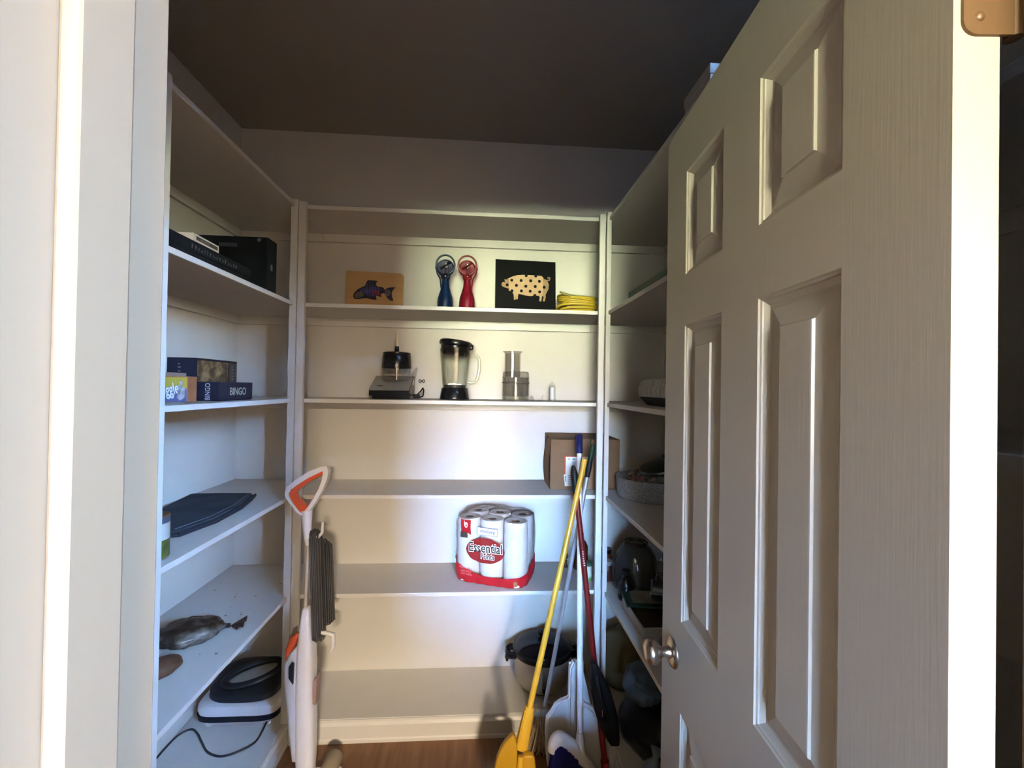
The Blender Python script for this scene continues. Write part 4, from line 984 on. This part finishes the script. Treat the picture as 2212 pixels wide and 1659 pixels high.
for i in range(5):
    dx = i * 0.0055; dy = -0.004 - (i % 2) * 0.006
    top, bot = 0.872 - 0.004 * i, 0.565 + 0.004 * i
    def xx(z, o): return 0.066 + 0.046 * (0.88 - z) / 0.34 * 0.62 + dx * 0.8 + o
    loop = [(xx(z, -0.004), dy, z) for z in (bot, 0.66, 0.76, top)] + [(xx(top, 0.002), dy + 0.006, top + 0.006)] + [(xx(z, 0.006), dy + 0.010, z) for z in (top, 0.76, 0.66, bot)]
    hk.tube([LEAN @ Vector(p) for p in loop], 0.0034, 6, cyclic=True)
hk.build('cord_hank', CORD, sm, True)
MB().tube(lp((0.010, -0.006, 0.880), (0.048, -0.008, 0.888), (0.060, -0.008, 0.905), (0.060, -0.008, 0.945)), [0.005, 0.006, 0.006, 0.004], 10).build('cord_hook', WHITEP, sm, True)
MB().tube(lp((0.050, -0.006, 0.548), (0.086, -0.006, 0.540), (0.116, -0.004, 0.532), (0.118, -0.004, 0.490), (0.110, -0.004, 0.470)), [0.006, 0.008, 0.009, 0.008, 0.004], 10).build('cord_hook', WHITEP, sm, True)
rl = thing('floor_roll', 'beige round-ended roll on the floor right of the steam mop', 'roll', (-0.548, 1.640, 0.032))
MB().lathe([(0.016, -0.055), (0.030, -0.055), (0.032, -0.052), (0.032, 0.050), (0.030, 0.053), (0.016, 0.053)], 30, 'Y').build('roll', mat('beige_roll', (0.36, 0.29, 0.22), 0.7), rl, True)
MB().lathe([(0.016, -0.054), (0.016, 0.052)], 24, 'Y').build('core', mat('dark_core', (0.05, 0.035, 0.03), 0.8), rl, True)

# ---------------------------------------------------------------- brooms, mop and dustpan in the back right corner
def P3(*p): return Vector(p)
# yellow broom
mat('golden_plastic', (0.46, 0.25, 0.016), 0.4)
yb = thing('yellow_broom', 'yellow broom with yellow handle leaning in the right back corner', 'broom', (0.125, 1.46, 0.0))
o = Vector(yb.location)
a_, c_ = P3(0.175, 1.470, 0.355), P3(0.3945, 1.632, 1.183)
MB().tube([a_ - o, c_ - o], 0.0105, 14).build('handle', YELLOW, yb, True)
MB().tube([c_ - o - (c_ - a_).normalized() * 0.0, c_ - o + (c_ - a_).normalized() * 0.006], 0.0112, 14).build('handle_cap', YELLOW, yb, True)
ax = (a_ - c_).normalized()
s0 = a_ - o - ax * 0.010
ax = (Vector((0.145, 1.465, 0.215)) - a_).normalized()
b = MB(); b.tube([s0, s0 + ax * 0.03, s0 + ax * 0.14], [0.0125, 0.0155, 0.020], 14, flat=(0.8, 1.25)); b.build('socket', YELLOW, yb, True)
b = MB(); b.tube([s0 + Vector((-0.016, -0.012, 0.0)), s0 + ax * 0.14 + Vector((-0.018, -0.015, 0.0))], 0.0035, 8); b.build('socket_rib', YELLOW, yb, True)
def broom_head(parent, cx, cy, z0, z1, w0, w1, d0, d1, m, name, ang=0.0, dome=0.0):
    b = MB(); rings = []
    for k in range(7):
        t = k / 6; e = math.sin(t * PI / 2)
        w = w0 + (w1 - w0) * e; d = d0 + (d1 - d0) * e; z = z1 + (z0 - z1) * t
        rings.append([b.bm.verts.new(Vector((cx, cy, 0)) + Matrix.Rotation(ang, 3, 'Z') @ Vector((p[0], p[1], z - dome * (p[0] / w) ** 2))) for p in squircle(w, d, 3, 36)])
    for r0, r1 in zip(rings, rings[1:]):
        for i in range(36):
            j = (i + 1) % 36; b.bm.faces.new((r0[i], r0[j], r1[j], r1[i]))
    b.bm.faces.new(list(reversed(rings[0]))); b.bm.faces.new(rings[-1])
    return b.build(name, m, parent, True, angle=60)
broom_head(yb, 0.0, -0.005, 0.105, 0.215, 0.030, 0.080, 0.014, 0.022, mat('golden_plastic', (0, 0, 0)), 'head', 0.15, 0.012)
def yh(x, y): return (0.054 + (x - 125) * 0.0003174 - 0.125, 0.161 + (1654 - y) * 0.000307)
finl = [(332, 1203), (300, 1228), (240, 1290), (195, 1365), (160, 1450), (135, 1555), (122, 1654), (115, 1790), (250, 1820), (330, 1800), (372, 1700), (376, 1440), (372, 1330), (352, 1240)]
finr = [(440, 1436), (500, 1432), (545, 1442), (562, 1480), (572, 1560), (578, 1660), (585, 1800), (470, 1820), (420, 1700), (418, 1500)]
for fin in (finl, finr):
    b = MB(); b.prism([yh(*p) for p in fin], -0.028, -0.004, 'Y')
    es = [e for e in b.bm.edges if e.is_manifold and e.calc_face_angle(0) > 0.8]
    bmesh.ops.bevel(b.bm, geom=es, offset=0.006, segments=3, affect='EDGES', profile=0.5)
    b.build('head_fin', mat('golden_plastic', (0.46, 0.25, 0.016), 0.4), yb, True, angle=50)
MB().tube([(0.020, -0.022, 0.225), (0.016, -0.034, 0.180), (0.018, -0.036, 0.115)], [0.010, 0.011, 0.009], 12).build('head_rib', YELLOW, yb, True)
b = MB()
rr = random.Random(2)
for i in range(150):
    x = rr.uniform(-0.082, 0.082); y = rr.uniform(-0.022, 0.022)
    b.tube([(x, y - 0.005, 0.115), (x * 1.12 + rr.uniform(-.004, .004), y * 1.2 - 0.005, 0.002)], 0.0012, 4)
tag(b.build('bristles', mat('ochre_bristle', (0.50, 0.27, 0.03), 0.6), yb), kind='stuff')

# string mop with silver handle
mp_ = thing('string_mop', 'silver-handled mop with beige strings and black grip behind yellow broom', 'mop', (0.262, 1.735, 0.0))
o = Vector(mp_.location)
a_, c_ = P3(0.268, 1.722, 0.170), P3(0.436, 1.752, 1.100)
d_ = (c_ - a_).normalized()
MB().tube([a_ - o, c_ - o], 0.0085, 14).build('handle', mat('silver_tube', (0.42, 0.43, 0.46), 0.3, 0.45), mp_, True)
MB().tube([c_ - o - d_ * 0.005, c_ - o + d_ * 0.02, c_ - o + d_ * 0.062, c_ - o + d_ * 0.068], [0.0095, 0.0115, 0.0115, 0.009], 14).build('grip', mat('black_grip', (0.005, 0.007, 0.009), 0.5, spec=0.25), mp_, True)
MB().tube([c_ - o + d_ * 0.066, c_ - o + d_ * 0.085, c_ - o + d_ * 0.13], [0.011, 0.0125, 0.0125], 14).build('green_grip', mat('dark_green_grip', (0.006, 0.024, 0.015), 0.5, spec=0.25), mp_, True)
MB().tube([c_ - o + d_ * 0.13 + Vector((0.010 * math.cos(t), 0, 0.012 + 0.014 * math.sin(t))) for t in [k * PI / 10 for k in range(20)]], 0.0025, 8, cyclic=True).build('hang_ring', mat('dark_green_grip', (0, 0, 0)), mp_, True)
MB().box(-0.040, 0.045, -0.030, 0.010, 0.140, 0.178, bev=0.010, seg=3).build('clamp', GREYP, mp_, True)
b = MB(); rr = random.Random(8)
for i in range(110):
    x0 = rr.uniform(-0.040, 0.040); y0 = rr.uniform(-0.028, 0.008)
    x1 = x0 * 2.0 + rr.uniform(-0.02, 0.02); y1 = y0 * 1.4 + rr.uniform(-0.020, 0.010) - 0.004
    zt = rr.uniform(0.150, 0.185)
    pts = [(x0, y0, zt), (x0 + rr.uniform(-.012, .012), y0 + rr.uniform(-.008, .004), 0.120), (x0 * 1.5 + rr.uniform(-.012, .012), y1, 0.060), (x1, y1, 0.008)]
    b.tube(smooth_path(pts, 4), 0.0033, 5)
tag(b.build('mop_strings', mat('beige_yarn', (0.36, 0.27, 0.19), 0.9, var=0.2, vscale=30), mp_, True), kind='stuff')

# white broom with blue bristles, clipped in front of a white upright dustpan
wb = thing('white_broom', 'white broom with navy bristles and blue grip, in front of dustpan', 'broom', (0.340, 1.475, 0.0))
o = Vector(wb.location)
a_, c_ = P3(0.357, 1.482, 0.225), P3(0.401, 1.750, 1.196)
d_ = (c_ - a_).normalized()
MB().tube([a_ - o, c_ - o], 0.0105, 16).build('handle', WHITEP, wb, True)
MB().tube([c_ - o - d_ * 0.004, c_ - o + d_ * 0.01, c_ - o + d_ * 0.072, c_ - o + d_ * 0.076], [0.0125, 0.0140, 0.0140, 0.011], 16).build('grip', mat('royal_blue_grip', (0.008, 0.011, 0.075), 0.5, spec=0.25), wb, True)
b = MB(); b.tube([a_ - o + d_ * 0.03, a_ - o - d_ * 0.01, a_ - o - d_ * 0.03], [0.0125, 0.016, 0.019], 16); b.build('socket', WHITEP, wb, True)
arc = [(-0.080, 0, 0.205), (-0.074, 0, 0.234), (-0.055, 0, 0.248), (-0.015, 0, 0.222), (0.029, 0, 0.168), (0.085, 0, 0.092)]
arcs = smooth_path(arc, 6)
MB().tube(arcs, [0.010] + [0.019 + 0.004 * math.sin(PI * k / (len(arcs) - 1)) for k in range(1, len(arcs) - 1)] + [0.012], 14, flat=(1.0, 1.0)).build('head_cap', WHITEP, wb, True)
b = MB(); rr = random.Random(4)
for i in range(900):
    k = rr.random() * (len(arcs) - 1.001); q = arcs[int(k)].lerp(arcs[int(k) + 1], k - int(k))
    t = k / (len(arcs) - 1); y = rr.uniform(-0.019, 0.019)
    e = Vector((q.x - 0.034 + 0.024 * t + rr.uniform(-.004, .004), y * 1.5, 0.004 + 0.012 * rr.random()))
    b.tube([(q.x, y, q.z - 0.010), (q.x * 0.5 + e.x * 0.5 + 0.004 * (1 - t), y * 1.3, q.z * 0.5), e], 0.0026, 4)
tag(b.build('bristles', mat('navy_bristle', (0.006, 0.008, 0.075), 0.55, spec=0.2), wb), kind='stuff')

dp = thing('dustpan', 'large white upright dustpan standing behind the navy-bristled broom', 'dustpan', (0.395, 1.575, 0.0))
def dz(x, y): return ((x - 1050) * 0.000345 - 0.027, 0.425 - (y - 570) * 0.000345)
oul = [(1030, 575), (990, 640), (985, 760), (980, 930), (960, 955), (890, 975), (830, 1010), (790, 1080), (740, 1135), (728, 1290), (735, 1420), (745, 1560), (760, 1640)]
our = [(1115, 575), (1108, 760), (1105, 960), (1130, 1015), (1230, 1065), (1300, 1130), (1370, 1240), (1440, 1380), (1500, 1540), (1535, 1640)]
our = [(min(x, 1050 + (0.104 + 0.027) / 0.000345), y) for x, y in our]
pan = [dz(*p) for p in oul] + [(-0.13, 0.004), (0.112, 0.004)] + [dz(*p) for p in reversed(our)]
DPT = Matrix.Rotation(math.radians(-6), 4, 'X')
def pan_shell(name, pts, y0, y1, m):
    b = MB(); b.prism(pts, y0, y1, 'Y', DPT); return b.build(name, m, dp)
pan_shell('back_plate', pan, 0.010, 0.0145, WHITEP)
b = MB(); b.tube([DPT @ Vector((p[0], 0.002, p[1])) for p in [dz(*q) for q in oul]], 0.0060, 8, flat=(1.0, 1.6)); b.build('side_wall', WHITEP, dp, True)
b = MB(); b.tube([DPT @ Vector((p[0], 0.002, p[1])) for p in [dz(*q) for q in our]], 0.0060, 8, flat=(1.0, 1.6)); b.build('side_wall', WHITEP, dp, True)
b = MB()
for dx in (-0.022, 0.0, 0.014): b.tube([DPT @ Vector((dz(1050, 0)[0] + dx, 0.006, 0.418)), DPT @ Vector((dz(1050, 0)[0] + dx, 0.006, 0.10))], 0.004, 6)
b.build('pan_ribs', WHITEP, dp, True)
b = MB(); b.box(-0.130, 0.112, -0.015, 0.03, 0.0, 0.006, bev=0.002); b.build('pan_floor', WHITEP, dp)

# red handled scrub broom
rb = thing('red_broom', 'red-handled broom with black grip leaning beside the white dustpan', 'broom', (0.462, 1.530, 0.0))
o = Vector(rb.location)
a_, c_ = P3(0.462, 1.524, 0.090), P3(0.3665, 1.644, 1.056)
d_ = (c_ - a_).normalized()
REDP = mat('dark_red_enamel', (0.125, 0.006, 0.006), 0.3)
MB().tube([a_ - o, c_ - o], 0.0108, 16).build('handle', REDP, rb, True)
MB().tube([c_ - o - d_ * 0.004, c_ - o + d_ * 0.012, c_ - o + d_ * 0.075, c_ - o + d_ * 0.098, c_ - o + d_ * 0.106], [0.0125, 0.0155, 0.0140, 0.0085, 0.004], 16).build('grip', mat('black_grip', (0, 0, 0)), rb, True)
# pale upright print on the handle, too worn to read
wp = MB(); rr = random.Random(6)
for i in range(7):
    t = 0.725 + i * 0.0085
    q = a_ + (c_ - a_) * t - o
    wp.box(-0.004, 0.002 + rr.uniform(-0.002, 0.002), -0.0114, -0.0108, 0, 0.0045, M=Matrix.Translation(q))
wp.build('worn_print', mat('pale_pink_ink', (0.55, 0.36, 0.36), 0.5), rb)
q0 = a_ + (c_ - a_) * 0.30 - o
MB().box(-0.045, 0.040, -0.020, 0.020, 0.030, 0.072, bev=0.012, seg=3).build('head', mat('dark_red_head', (0.12, 0.010, 0.012), 0.4), rb, True)
MB().tube([a_ - o - d_ * 0.02, a_ - o + d_ * 0.03], 0.0150, 14).build('socket', REDP, rb, True)
b = MB()
for i in range(90):
    x = rr.uniform(-0.040, 0.036); y = rr.uniform(-0.017, 0.017)
    b.tube([(x, y, 0.034), (x * 1.05, y * 1.1, 0.001)], 0.0014, 4)
tag(b.build('bristles', BLACKM, rb), kind='stuff')
hb = thing('black_hand_vacuum', 'black tapered hand vacuum hooked onto the red broom handle', 'hand vacuum', (0.470, 1.500, 0.0))
b = MB(); rings = []
for (cx, cz, w, d) in [(0.484, 0.205, 0.020, 0.010), (0.478, 0.225, 0.028, 0.016), (0.466, 0.265, 0.040, 0.019), (0.450, 0.325, 0.046, 0.021), (0.434, 0.385, 0.042, 0.021), (0.420, 0.440, 0.028, 0.018), (0.408, 0.485, 0.012, 0.010)]:
    rings.append([b.bm.verts.new((cx - 0.470 + p[0] * 0.86, p[1] + 0.06 * (cz - 0.3), cz)) for p in squircle(w, d, 2.6, 28)])
for r0, r1 in zip(rings, rings[1:]):
    for i in range(28):
        j = (i + 1) % 28; b.bm.faces.new((r0[i], r0[j], r1[j], r1[i]))
b.bm.faces.new(list(reversed(rings[0]))); b.bm.faces.new(rings[-1])
b.build('shell', mat('black_shell', (0.004, 0.004, 0.0045), 0.45, spec=0.15), hb, True, angle=60)
b = MB(); b.tube([(-0.056, -0.012, 0.455), (-0.052, -0.030, 0.42), (-0.034, -0.036, 0.36), (-0.016, -0.024, 0.31)], [0.006, 0.008, 0.008, 0.006], 12); b.build('hand_grip', mat('black_shell', (0, 0, 0)), hb, True)
MB().box(-0.0375, -0.0345, -0.0225, -0.0195, 0.315, 0.338, bev=0.0005).build('chrome_strip', CHROME, hb)

# ---------------------------------------------------------------- right shelves
# top shelf
wbx = thing('white_carton', 'pale carton lying on the top right shelf above the door', 'box', (0.640, 1.063, Z1))
MB().box(-0.104, 0.104, -0.066, 0.066, 0, 0.052, bev=0.002).build('carton', mat('pale_grey_card', (0.50, 0.50, 0.49), 0.6), wbx)
MB().box(-0.106, 0.106, -0.068, 0.068, 0.030, 0.056, bev=0.002).build('carton_lid', mat('pale_grey_card', (0, 0, 0)), wbx)
# second shelf
gbk = thing('green_binder', 'dark green flat binder lying on the right second shelf', 'binder', (0.700, 1.37, Z2))
MB().box(-0.142, 0.14, -0.250, 0.250, 0.0, 0.004, bev=0.001).box(-0.142, 0.14, -0.250, 0.250, 0.036, 0.040, bev=0.001).box(-0.146, -0.141, -0.250, 0.250, 0.0, 0.040, bev=0.002).build('cover', mat('dark_green_cover', (0.020, 0.085, 0.060), 0.45), gbk)
MB().box(-0.138, 0.134, -0.244, 0.244, 0.0042, 0.0358).build('pages', WHITEPAPER, gbk)
# third shelf
et = thing('ribbed_tray', 'white ribbed plastic rack lying over a dark tray on right third shelf', 'rack', (0.712, 1.475, Z3 + 0.030))
dt = thing('dark_tray', 'dark flat tray under the white ribbed rack on right third shelf', 'tray', (0.712, 1.475, Z3))
loft(MB(), [(Sq(0.080, 0.150, 8), 0.0), (Sq(0.086, 0.160, 8), 0.002), (Sq(0.098, 0.205, 8), 0.026), (Sq(0.098, 0.205, 8), 0.030)]).build('tray', BLACKM, dt, True)
WRACK = mat('white_rack', (0.70, 0.72, 0.70), 0.4)
MB().box(-0.090, 0.090, -0.190, 0.190, 0.0, 0.010, bev=0.002).build('rack_base', WRACK, et)
for k in range(13):
    y = -0.180 + k * 0.030
    MB().tube([(-0.088, y, 0.004), (-0.092, y, 0.030), (-0.082, y, 0.056), (-0.060, y, 0.064), (0.060, y, 0.064), (0.082, y, 0.056), (0.088, y, 0.004)], 0.0095, 10).build('rib', WRACK, et, True)
# fourth shelf
sb = thing('speckled_basin', 'round grey speckled basin filled with scraps on right fourth shelf', 'basin', (0.715, 1.775, Z4))
MB().lathe([(0, 0.0), (0.128, 0.0), (0.136, 0.004), (0.140, 0.012), (0.144, 0.080), (0.145, 0.086), (0.142, 0.087), (0.139, 0.080), (0.132, 0.008), (0, 0.006)], 64).build('basin', mat('speckled_enamel', (0.13, 0.13, 0.135), 0.7, color2=(0.36, 0.365, 0.38), vscale=330, contrast=(0.40, 0.58), bump=0.3, bscale=300), sb, True)
fl = thing('paper_scraps', 'crumpled beige and pink scraps heaped in the speckled basin', 'scraps', (0.715, 1.775, Z4 + 0.008), kind='stuff')
rr = random.Random(31)
SC = [mat('beige_scrap', (0.34, 0.28, 0.22), 0.8), mat('pink_scrap', (0.32, 0.12, 0.12), 0.8), mat('grey_scrap', (0.26, 0.25, 0.24), 0.8)]
for q in range(3):
    b = MB()
    for i in range(34 if q == 0 else 14):
        a = rr.uniform(0, 2 * PI); r = 0.108 * math.sqrt(rr.random()); s = rr.uniform(0.016, 0.028)
        M_ = Matrix.Translation((r * math.cos(a), r * math.sin(a), rr.uniform(0.045, 0.078))) @ Euler((rr.uniform(0, 6), rr.uniform(0, 6), rr.uniform(0, 6))).to_matrix().to_4x4()
        b.grid(lambda u, v: M_ @ Vector(((u - .5) * 2 * s, (v - .5) * 2 * s, 0.008 * math.sin(7 * u + i) * math.cos(6 * v + i))), 5, 5)
    if q == 0: b.lathe([(0, 0.048), (0.13, 0.044), (0.131, 0.0), (0, 0.0)], 32)
    b.build('scraps', SC[q], fl, True)
fl.name = 'paper_scraps'
pn = thing('dark_lid', 'dark green-black lid resting tilted across the speckled basin', 'pan', (0.770, 1.720, Z4 + 0.146), 0.3)  # a loose lid with a knob, lying tilted on the basin
PTL = Matrix.Rotation(math.radians(-14), 4, 'Y')
MB().lathe([(0, -0.006), (0.128, -0.006), (0.133, 0.0), (0.130, 0.008), (0.060, 0.020), (0, 0.022)], 48, M=PTL, sy=0.72).build('lid_disc', mat('dark_green_enamel', (0.012, 0.018, 0.014), 0.3), pn, True)
MB().lathe([(0.010, 0.020), (0.012, 0.034), (0.020, 0.040), (0, 0.046)], 20, M=PTL).build('lid_knob', BLACKP, pn, True)

# fifth shelf: clutter in shadow
gd = thing('smoked_glass_dome', 'smoky grey glass bowl upside down on right fifth shelf', 'bowl', (0.680, 1.845, Z5))
MB().lathe([(0.098, 0.0), (0.101, 0.004), (0.102, 0.030), (0.098, 0.080), (0.086, 0.132), (0.066, 0.168), (0.040, 0.186), (0, 0.190)], 52).build('bowl', mat('smoked_glass', (0.035, 0.038, 0.042), 0.14, coat=0.3), gd, True)
MB().lathe([(0.050, 0.182), (0.052, 0.192), (0.046, 0.194)], 40).build('foot_ring', mat('smoked_glass', (0, 0, 0)), gd, True)
def sjar(name, label, x, y, r, h, m, lid, cat='jar'):
    t = thing(name, label, cat, (x, y, Z5))
    MB().lathe([(0, 0), (r * 0.92, 0), (r, 0.004), (r, h * 0.82), (r * 0.82, h * 0.93), (r * 0.8, h), (0, h)], 28).build('jar_body', m, t, True)
    MB().lathe([(r * 0.84, h - 0.002), (r * 0.9, h), (r * 0.9, h + 0.016), (0, h + 0.017)], 28).build('lid', lid, t, True)
    return t
sjar('brown_jar', 'brown jar with black lid beside the smoked glass bowl, nearest the post', 0.585, 1.975, 0.030, 0.098, mat('brown_jar_glass', (0.10, 0.045, 0.02), 0.3, var=0.4, vscale=40), BLACKP)
sjar('dark_red_jar', 'low dark red jar in front of the brown jar on right fifth shelf', 0.572, 1.905, 0.026, 0.070, mat('dark_red_glass', (0.055, 0.014, 0.010), 0.3), mat('pale_lid', (0.28, 0.27, 0.25), 0.5))
bt = thing('black_bottle', 'short black bottle between the dark red jar and smoked glass bowl', 'bottle', (0.598, 1.728, Z5))
MB().lathe([(0, 0), (0.030, 0), (0.032, 0.004), (0.032, 0.060), (0.022, 0.082), (0.014, 0.090), (0.014, 0.105), (0, 0.106)], 28).build('bottle', BLACKP, bt, True)
MB().lathe([(0.016, 0.100), (0.017, 0.104), (0.017, 0.118), (0, 0.119)], 22).build('cap', BLACKM, bt, True)
gt = thing('baking_tray', 'grey shallow baking tray with dark bottom on right fifth shelf', 'tray', (0.715, 1.555, Z5))
GREYT = mat('grey_tray_metal', (0.42, 0.42, 0.40), 0.45, 0.2)
for (x0, x1, y0, y1) in ((-0.155, -0.146, -0.11, 0.11), (0.146, 0.155, -0.11, 0.11), (-0.146, 0.146, -0.11, -0.101), (-0.146, 0.146, 0.101, 0.11)):
    MB().box(x0, x1, y0, y1, 0.0, 0.036, bev=0.003).build('tray_wall', GREYT, gt)
MB().box(-0.146, 0.146, -0.101, 0.101, 0.0, 0.010).build('tray_floor', mat('burnt_metal', (0.020, 0.016, 0.012), 0.4, color2=(0.09, 0.055, 0.02), vscale=9, contrast=(0.5, 0.7)), gt)
oc = tag(MB().lathe([(0, 0), (0.008, 0.002), (0.010, 0.010), (0.010, 0.070), (0.007, 0.078), (0, 0.080)], 18, 'X').build('orange_marker', mat('orange_ochre', (0.42, 0.20, 0.04), 0.5), None, True, loc=(0.668, 1.520, Z5 + 0.0215)), 'short orange marker lying in the grey baking tray', 'marker')
gp = thing('glass_cutting_board', 'teal-edged glass board laid over the grey baking tray', 'cutting board', (0.712, 1.640, Z5 + 0.0365), math.radians(-8))
MB().box(-0.150, 0.15, -0.075, 0.075, 0.0, 0.008, bev=0.002).build('glass', mat('teal_glass_edge', (0.014, 0.046, 0.043), 0.12, coat=0.4), gp)
MB().box(-0.120, 0.12, -0.050, 0.050, 0.0082, 0.0088).build('board_print', mat('grey_print', (0.22, 0.21, 0.20), 0.5, var=0.3, vscale=20), gp)
mg = thing('dark_mug', 'dark mug lying tipped on the glass board on right fifth shelf', 'mug', (0.700, 1.600, Z5 + 0.0895), math.radians(70))
MB().lathe([(0, 0.045), (0.034, 0.045), (0.039, 0.040), (0.042, -0.048), (0.039, -0.048), (0.036, 0.036), (0, 0.038)], 32, 'Y').build('mug_body', mat('dark_glaze', (0.025, 0.025, 0.032), 0.3), mg, True)
MB().tube([(0.0, 0.026, 0.040), (0.0, 0.020, 0.062), (0.0, -0.012, 0.064), (0.0, -0.026, 0.040)], 0.006, 10).build('handle', mat('dark_glaze', (0, 0, 0)), mg, True)
ld_ = thing('grey_ladle', 'grey metal ladle leaning over the dark mug on right fifth shelf', 'ladle', (0.770, 1.510, Z5 + 0.080), 0.4)
MB().lathe([(0, -0.030), (0.022, -0.026), (0.036, -0.010), (0.040, 0.004), (0.038, 0.004), (0.034, -0.009), (0.020, -0.024), (0, -0.027)], 30).build('ladle_bowl', STEEL, ld_, True)
MB().tube([(-0.036, 0, 0.004), (-0.070, 0, 0.030), (-0.120, 0.02, 0.052), (-0.165, 0.04, 0.058)], 0.005, 8, flat=(0.7, 1.4)).build('ladle_handle', STEEL, ld_, True)
nb = thing('navy_cloth_bag', 'navy cloth bag slumped on the right fifth shelf above the doorknob', 'bag', (0.690, 1.310, Z5))
blob('bag_body', mat('navy_cloth', (0.010, 0.014, 0.045), 0.85, sheen=0.2), nb, (0, 0, 0), (0.125, 0.100, 0.060), 0.05, 5, 12)
MB().tube([(-0.06, -0.02, 0.095), (-0.03, -0.01, 0.128), (0.03, 0.0, 0.128), (0.06, 0.01, 0.095)], 0.007, 8, flat=(0.6, 1.6)).build('bag_handle', mat('navy_cloth', (0, 0, 0)), nb, True)

# bottom platform on the right: bags in shadow
cu = thing('tan_cushion', 'tan cushion at the back of the right bottom platform', 'cushion', (0.700, 1.960, ZP))
blob('cushion', mat('tan_cloth', (0.075, 0.058, 0.030), 0.95), cu, (0, 0, 0), (0.165, 0.110, 0.150), 0.03, 4, 14)
MB().tube([(0.150 * math.cos(a), -0.02 + 0.105 * math.sin(a), 0.123) for a in [k * PI / 16 for k in range(32)]], 0.004, 6, cyclic=True).build('piping', mat('tan_cloth', (0, 0, 0)), cu, True)
bb_ = thing('black_bin_bag', 'full black plastic bag on the right bottom platform', 'bag', (0.722, 1.600, ZP))
blob('bag_body', mat('black_film', (0.005, 0.005, 0.007), 0.4, bump=0.4, bscale=30, spec=0.2), bb_, (0, 0, 0), (0.182, 0.155, 0.112), 0.05, 5, 22)
MB().tube([(0.07, 0.02, 0.180), (0.075, 0.025, 0.212), (0.10, 0.04, 0.242)], [0.030, 0.012, 0.034], 12).build('bag_neck', mat('black_film', (0, 0, 0)), bb_, True)
cr = mat('blue_cloth', (0.040, 0.062, 0.095), 0.9, color2=(0.07, 0.10, 0.145), vscale=6, bump=0.3, bscale=40)
blt = thing('blue_towel', 'crumpled dusty blue towel lying on the black plastic bag', 'towel', (0.622, 1.590, ZP + 0.204))
blob('towel_heap', cr, blt, (0, 0, 0), (0.074, 0.078, 0.066), 0.09, 5, 25, rot=(0.1, 0.25, 0))
MB().tube([(-0.056, -0.055, 0.095), (-0.018, -0.074, 0.082), (0.030, -0.066, 0.060), (0.058, -0.05, 0.036)], [0.008, 0.014, 0.014, 0.008], 10).build('towel_fold', cr, blt, True)
pb_ = thing('pale_blue_bag', 'pale blue plastic bag on the right bottom platform under the doorknob', 'bag', (0.577, 1.372, ZP))
blob('bag_body', mat('pale_blue_film', (0.10, 0.135, 0.18), 0.4, color2=(0.17, 0.22, 0.28), vscale=7, bump=0.5, bscale=30), pb_, (0, 0, 0), (0.044, 0.052, 0.085), 0.06, 5, 33)
MB().tube([(0.0, 0.0, 0.145), (0.005, 0.0, 0.168), (0.014, 0.006, 0.190)], [0.022, 0.009, 0.022], 12).build('bag_neck', mat('pale_blue_film', (0, 0, 0)), pb_, True)

# lift everything that stands on something by a hair so that contact faces do not coincide
for o in list(scene.objects):
    if o.parent is None and o.get('category') and o.get('category') not in ('shelves', 'counter'):
        o.location.z += 0.0006
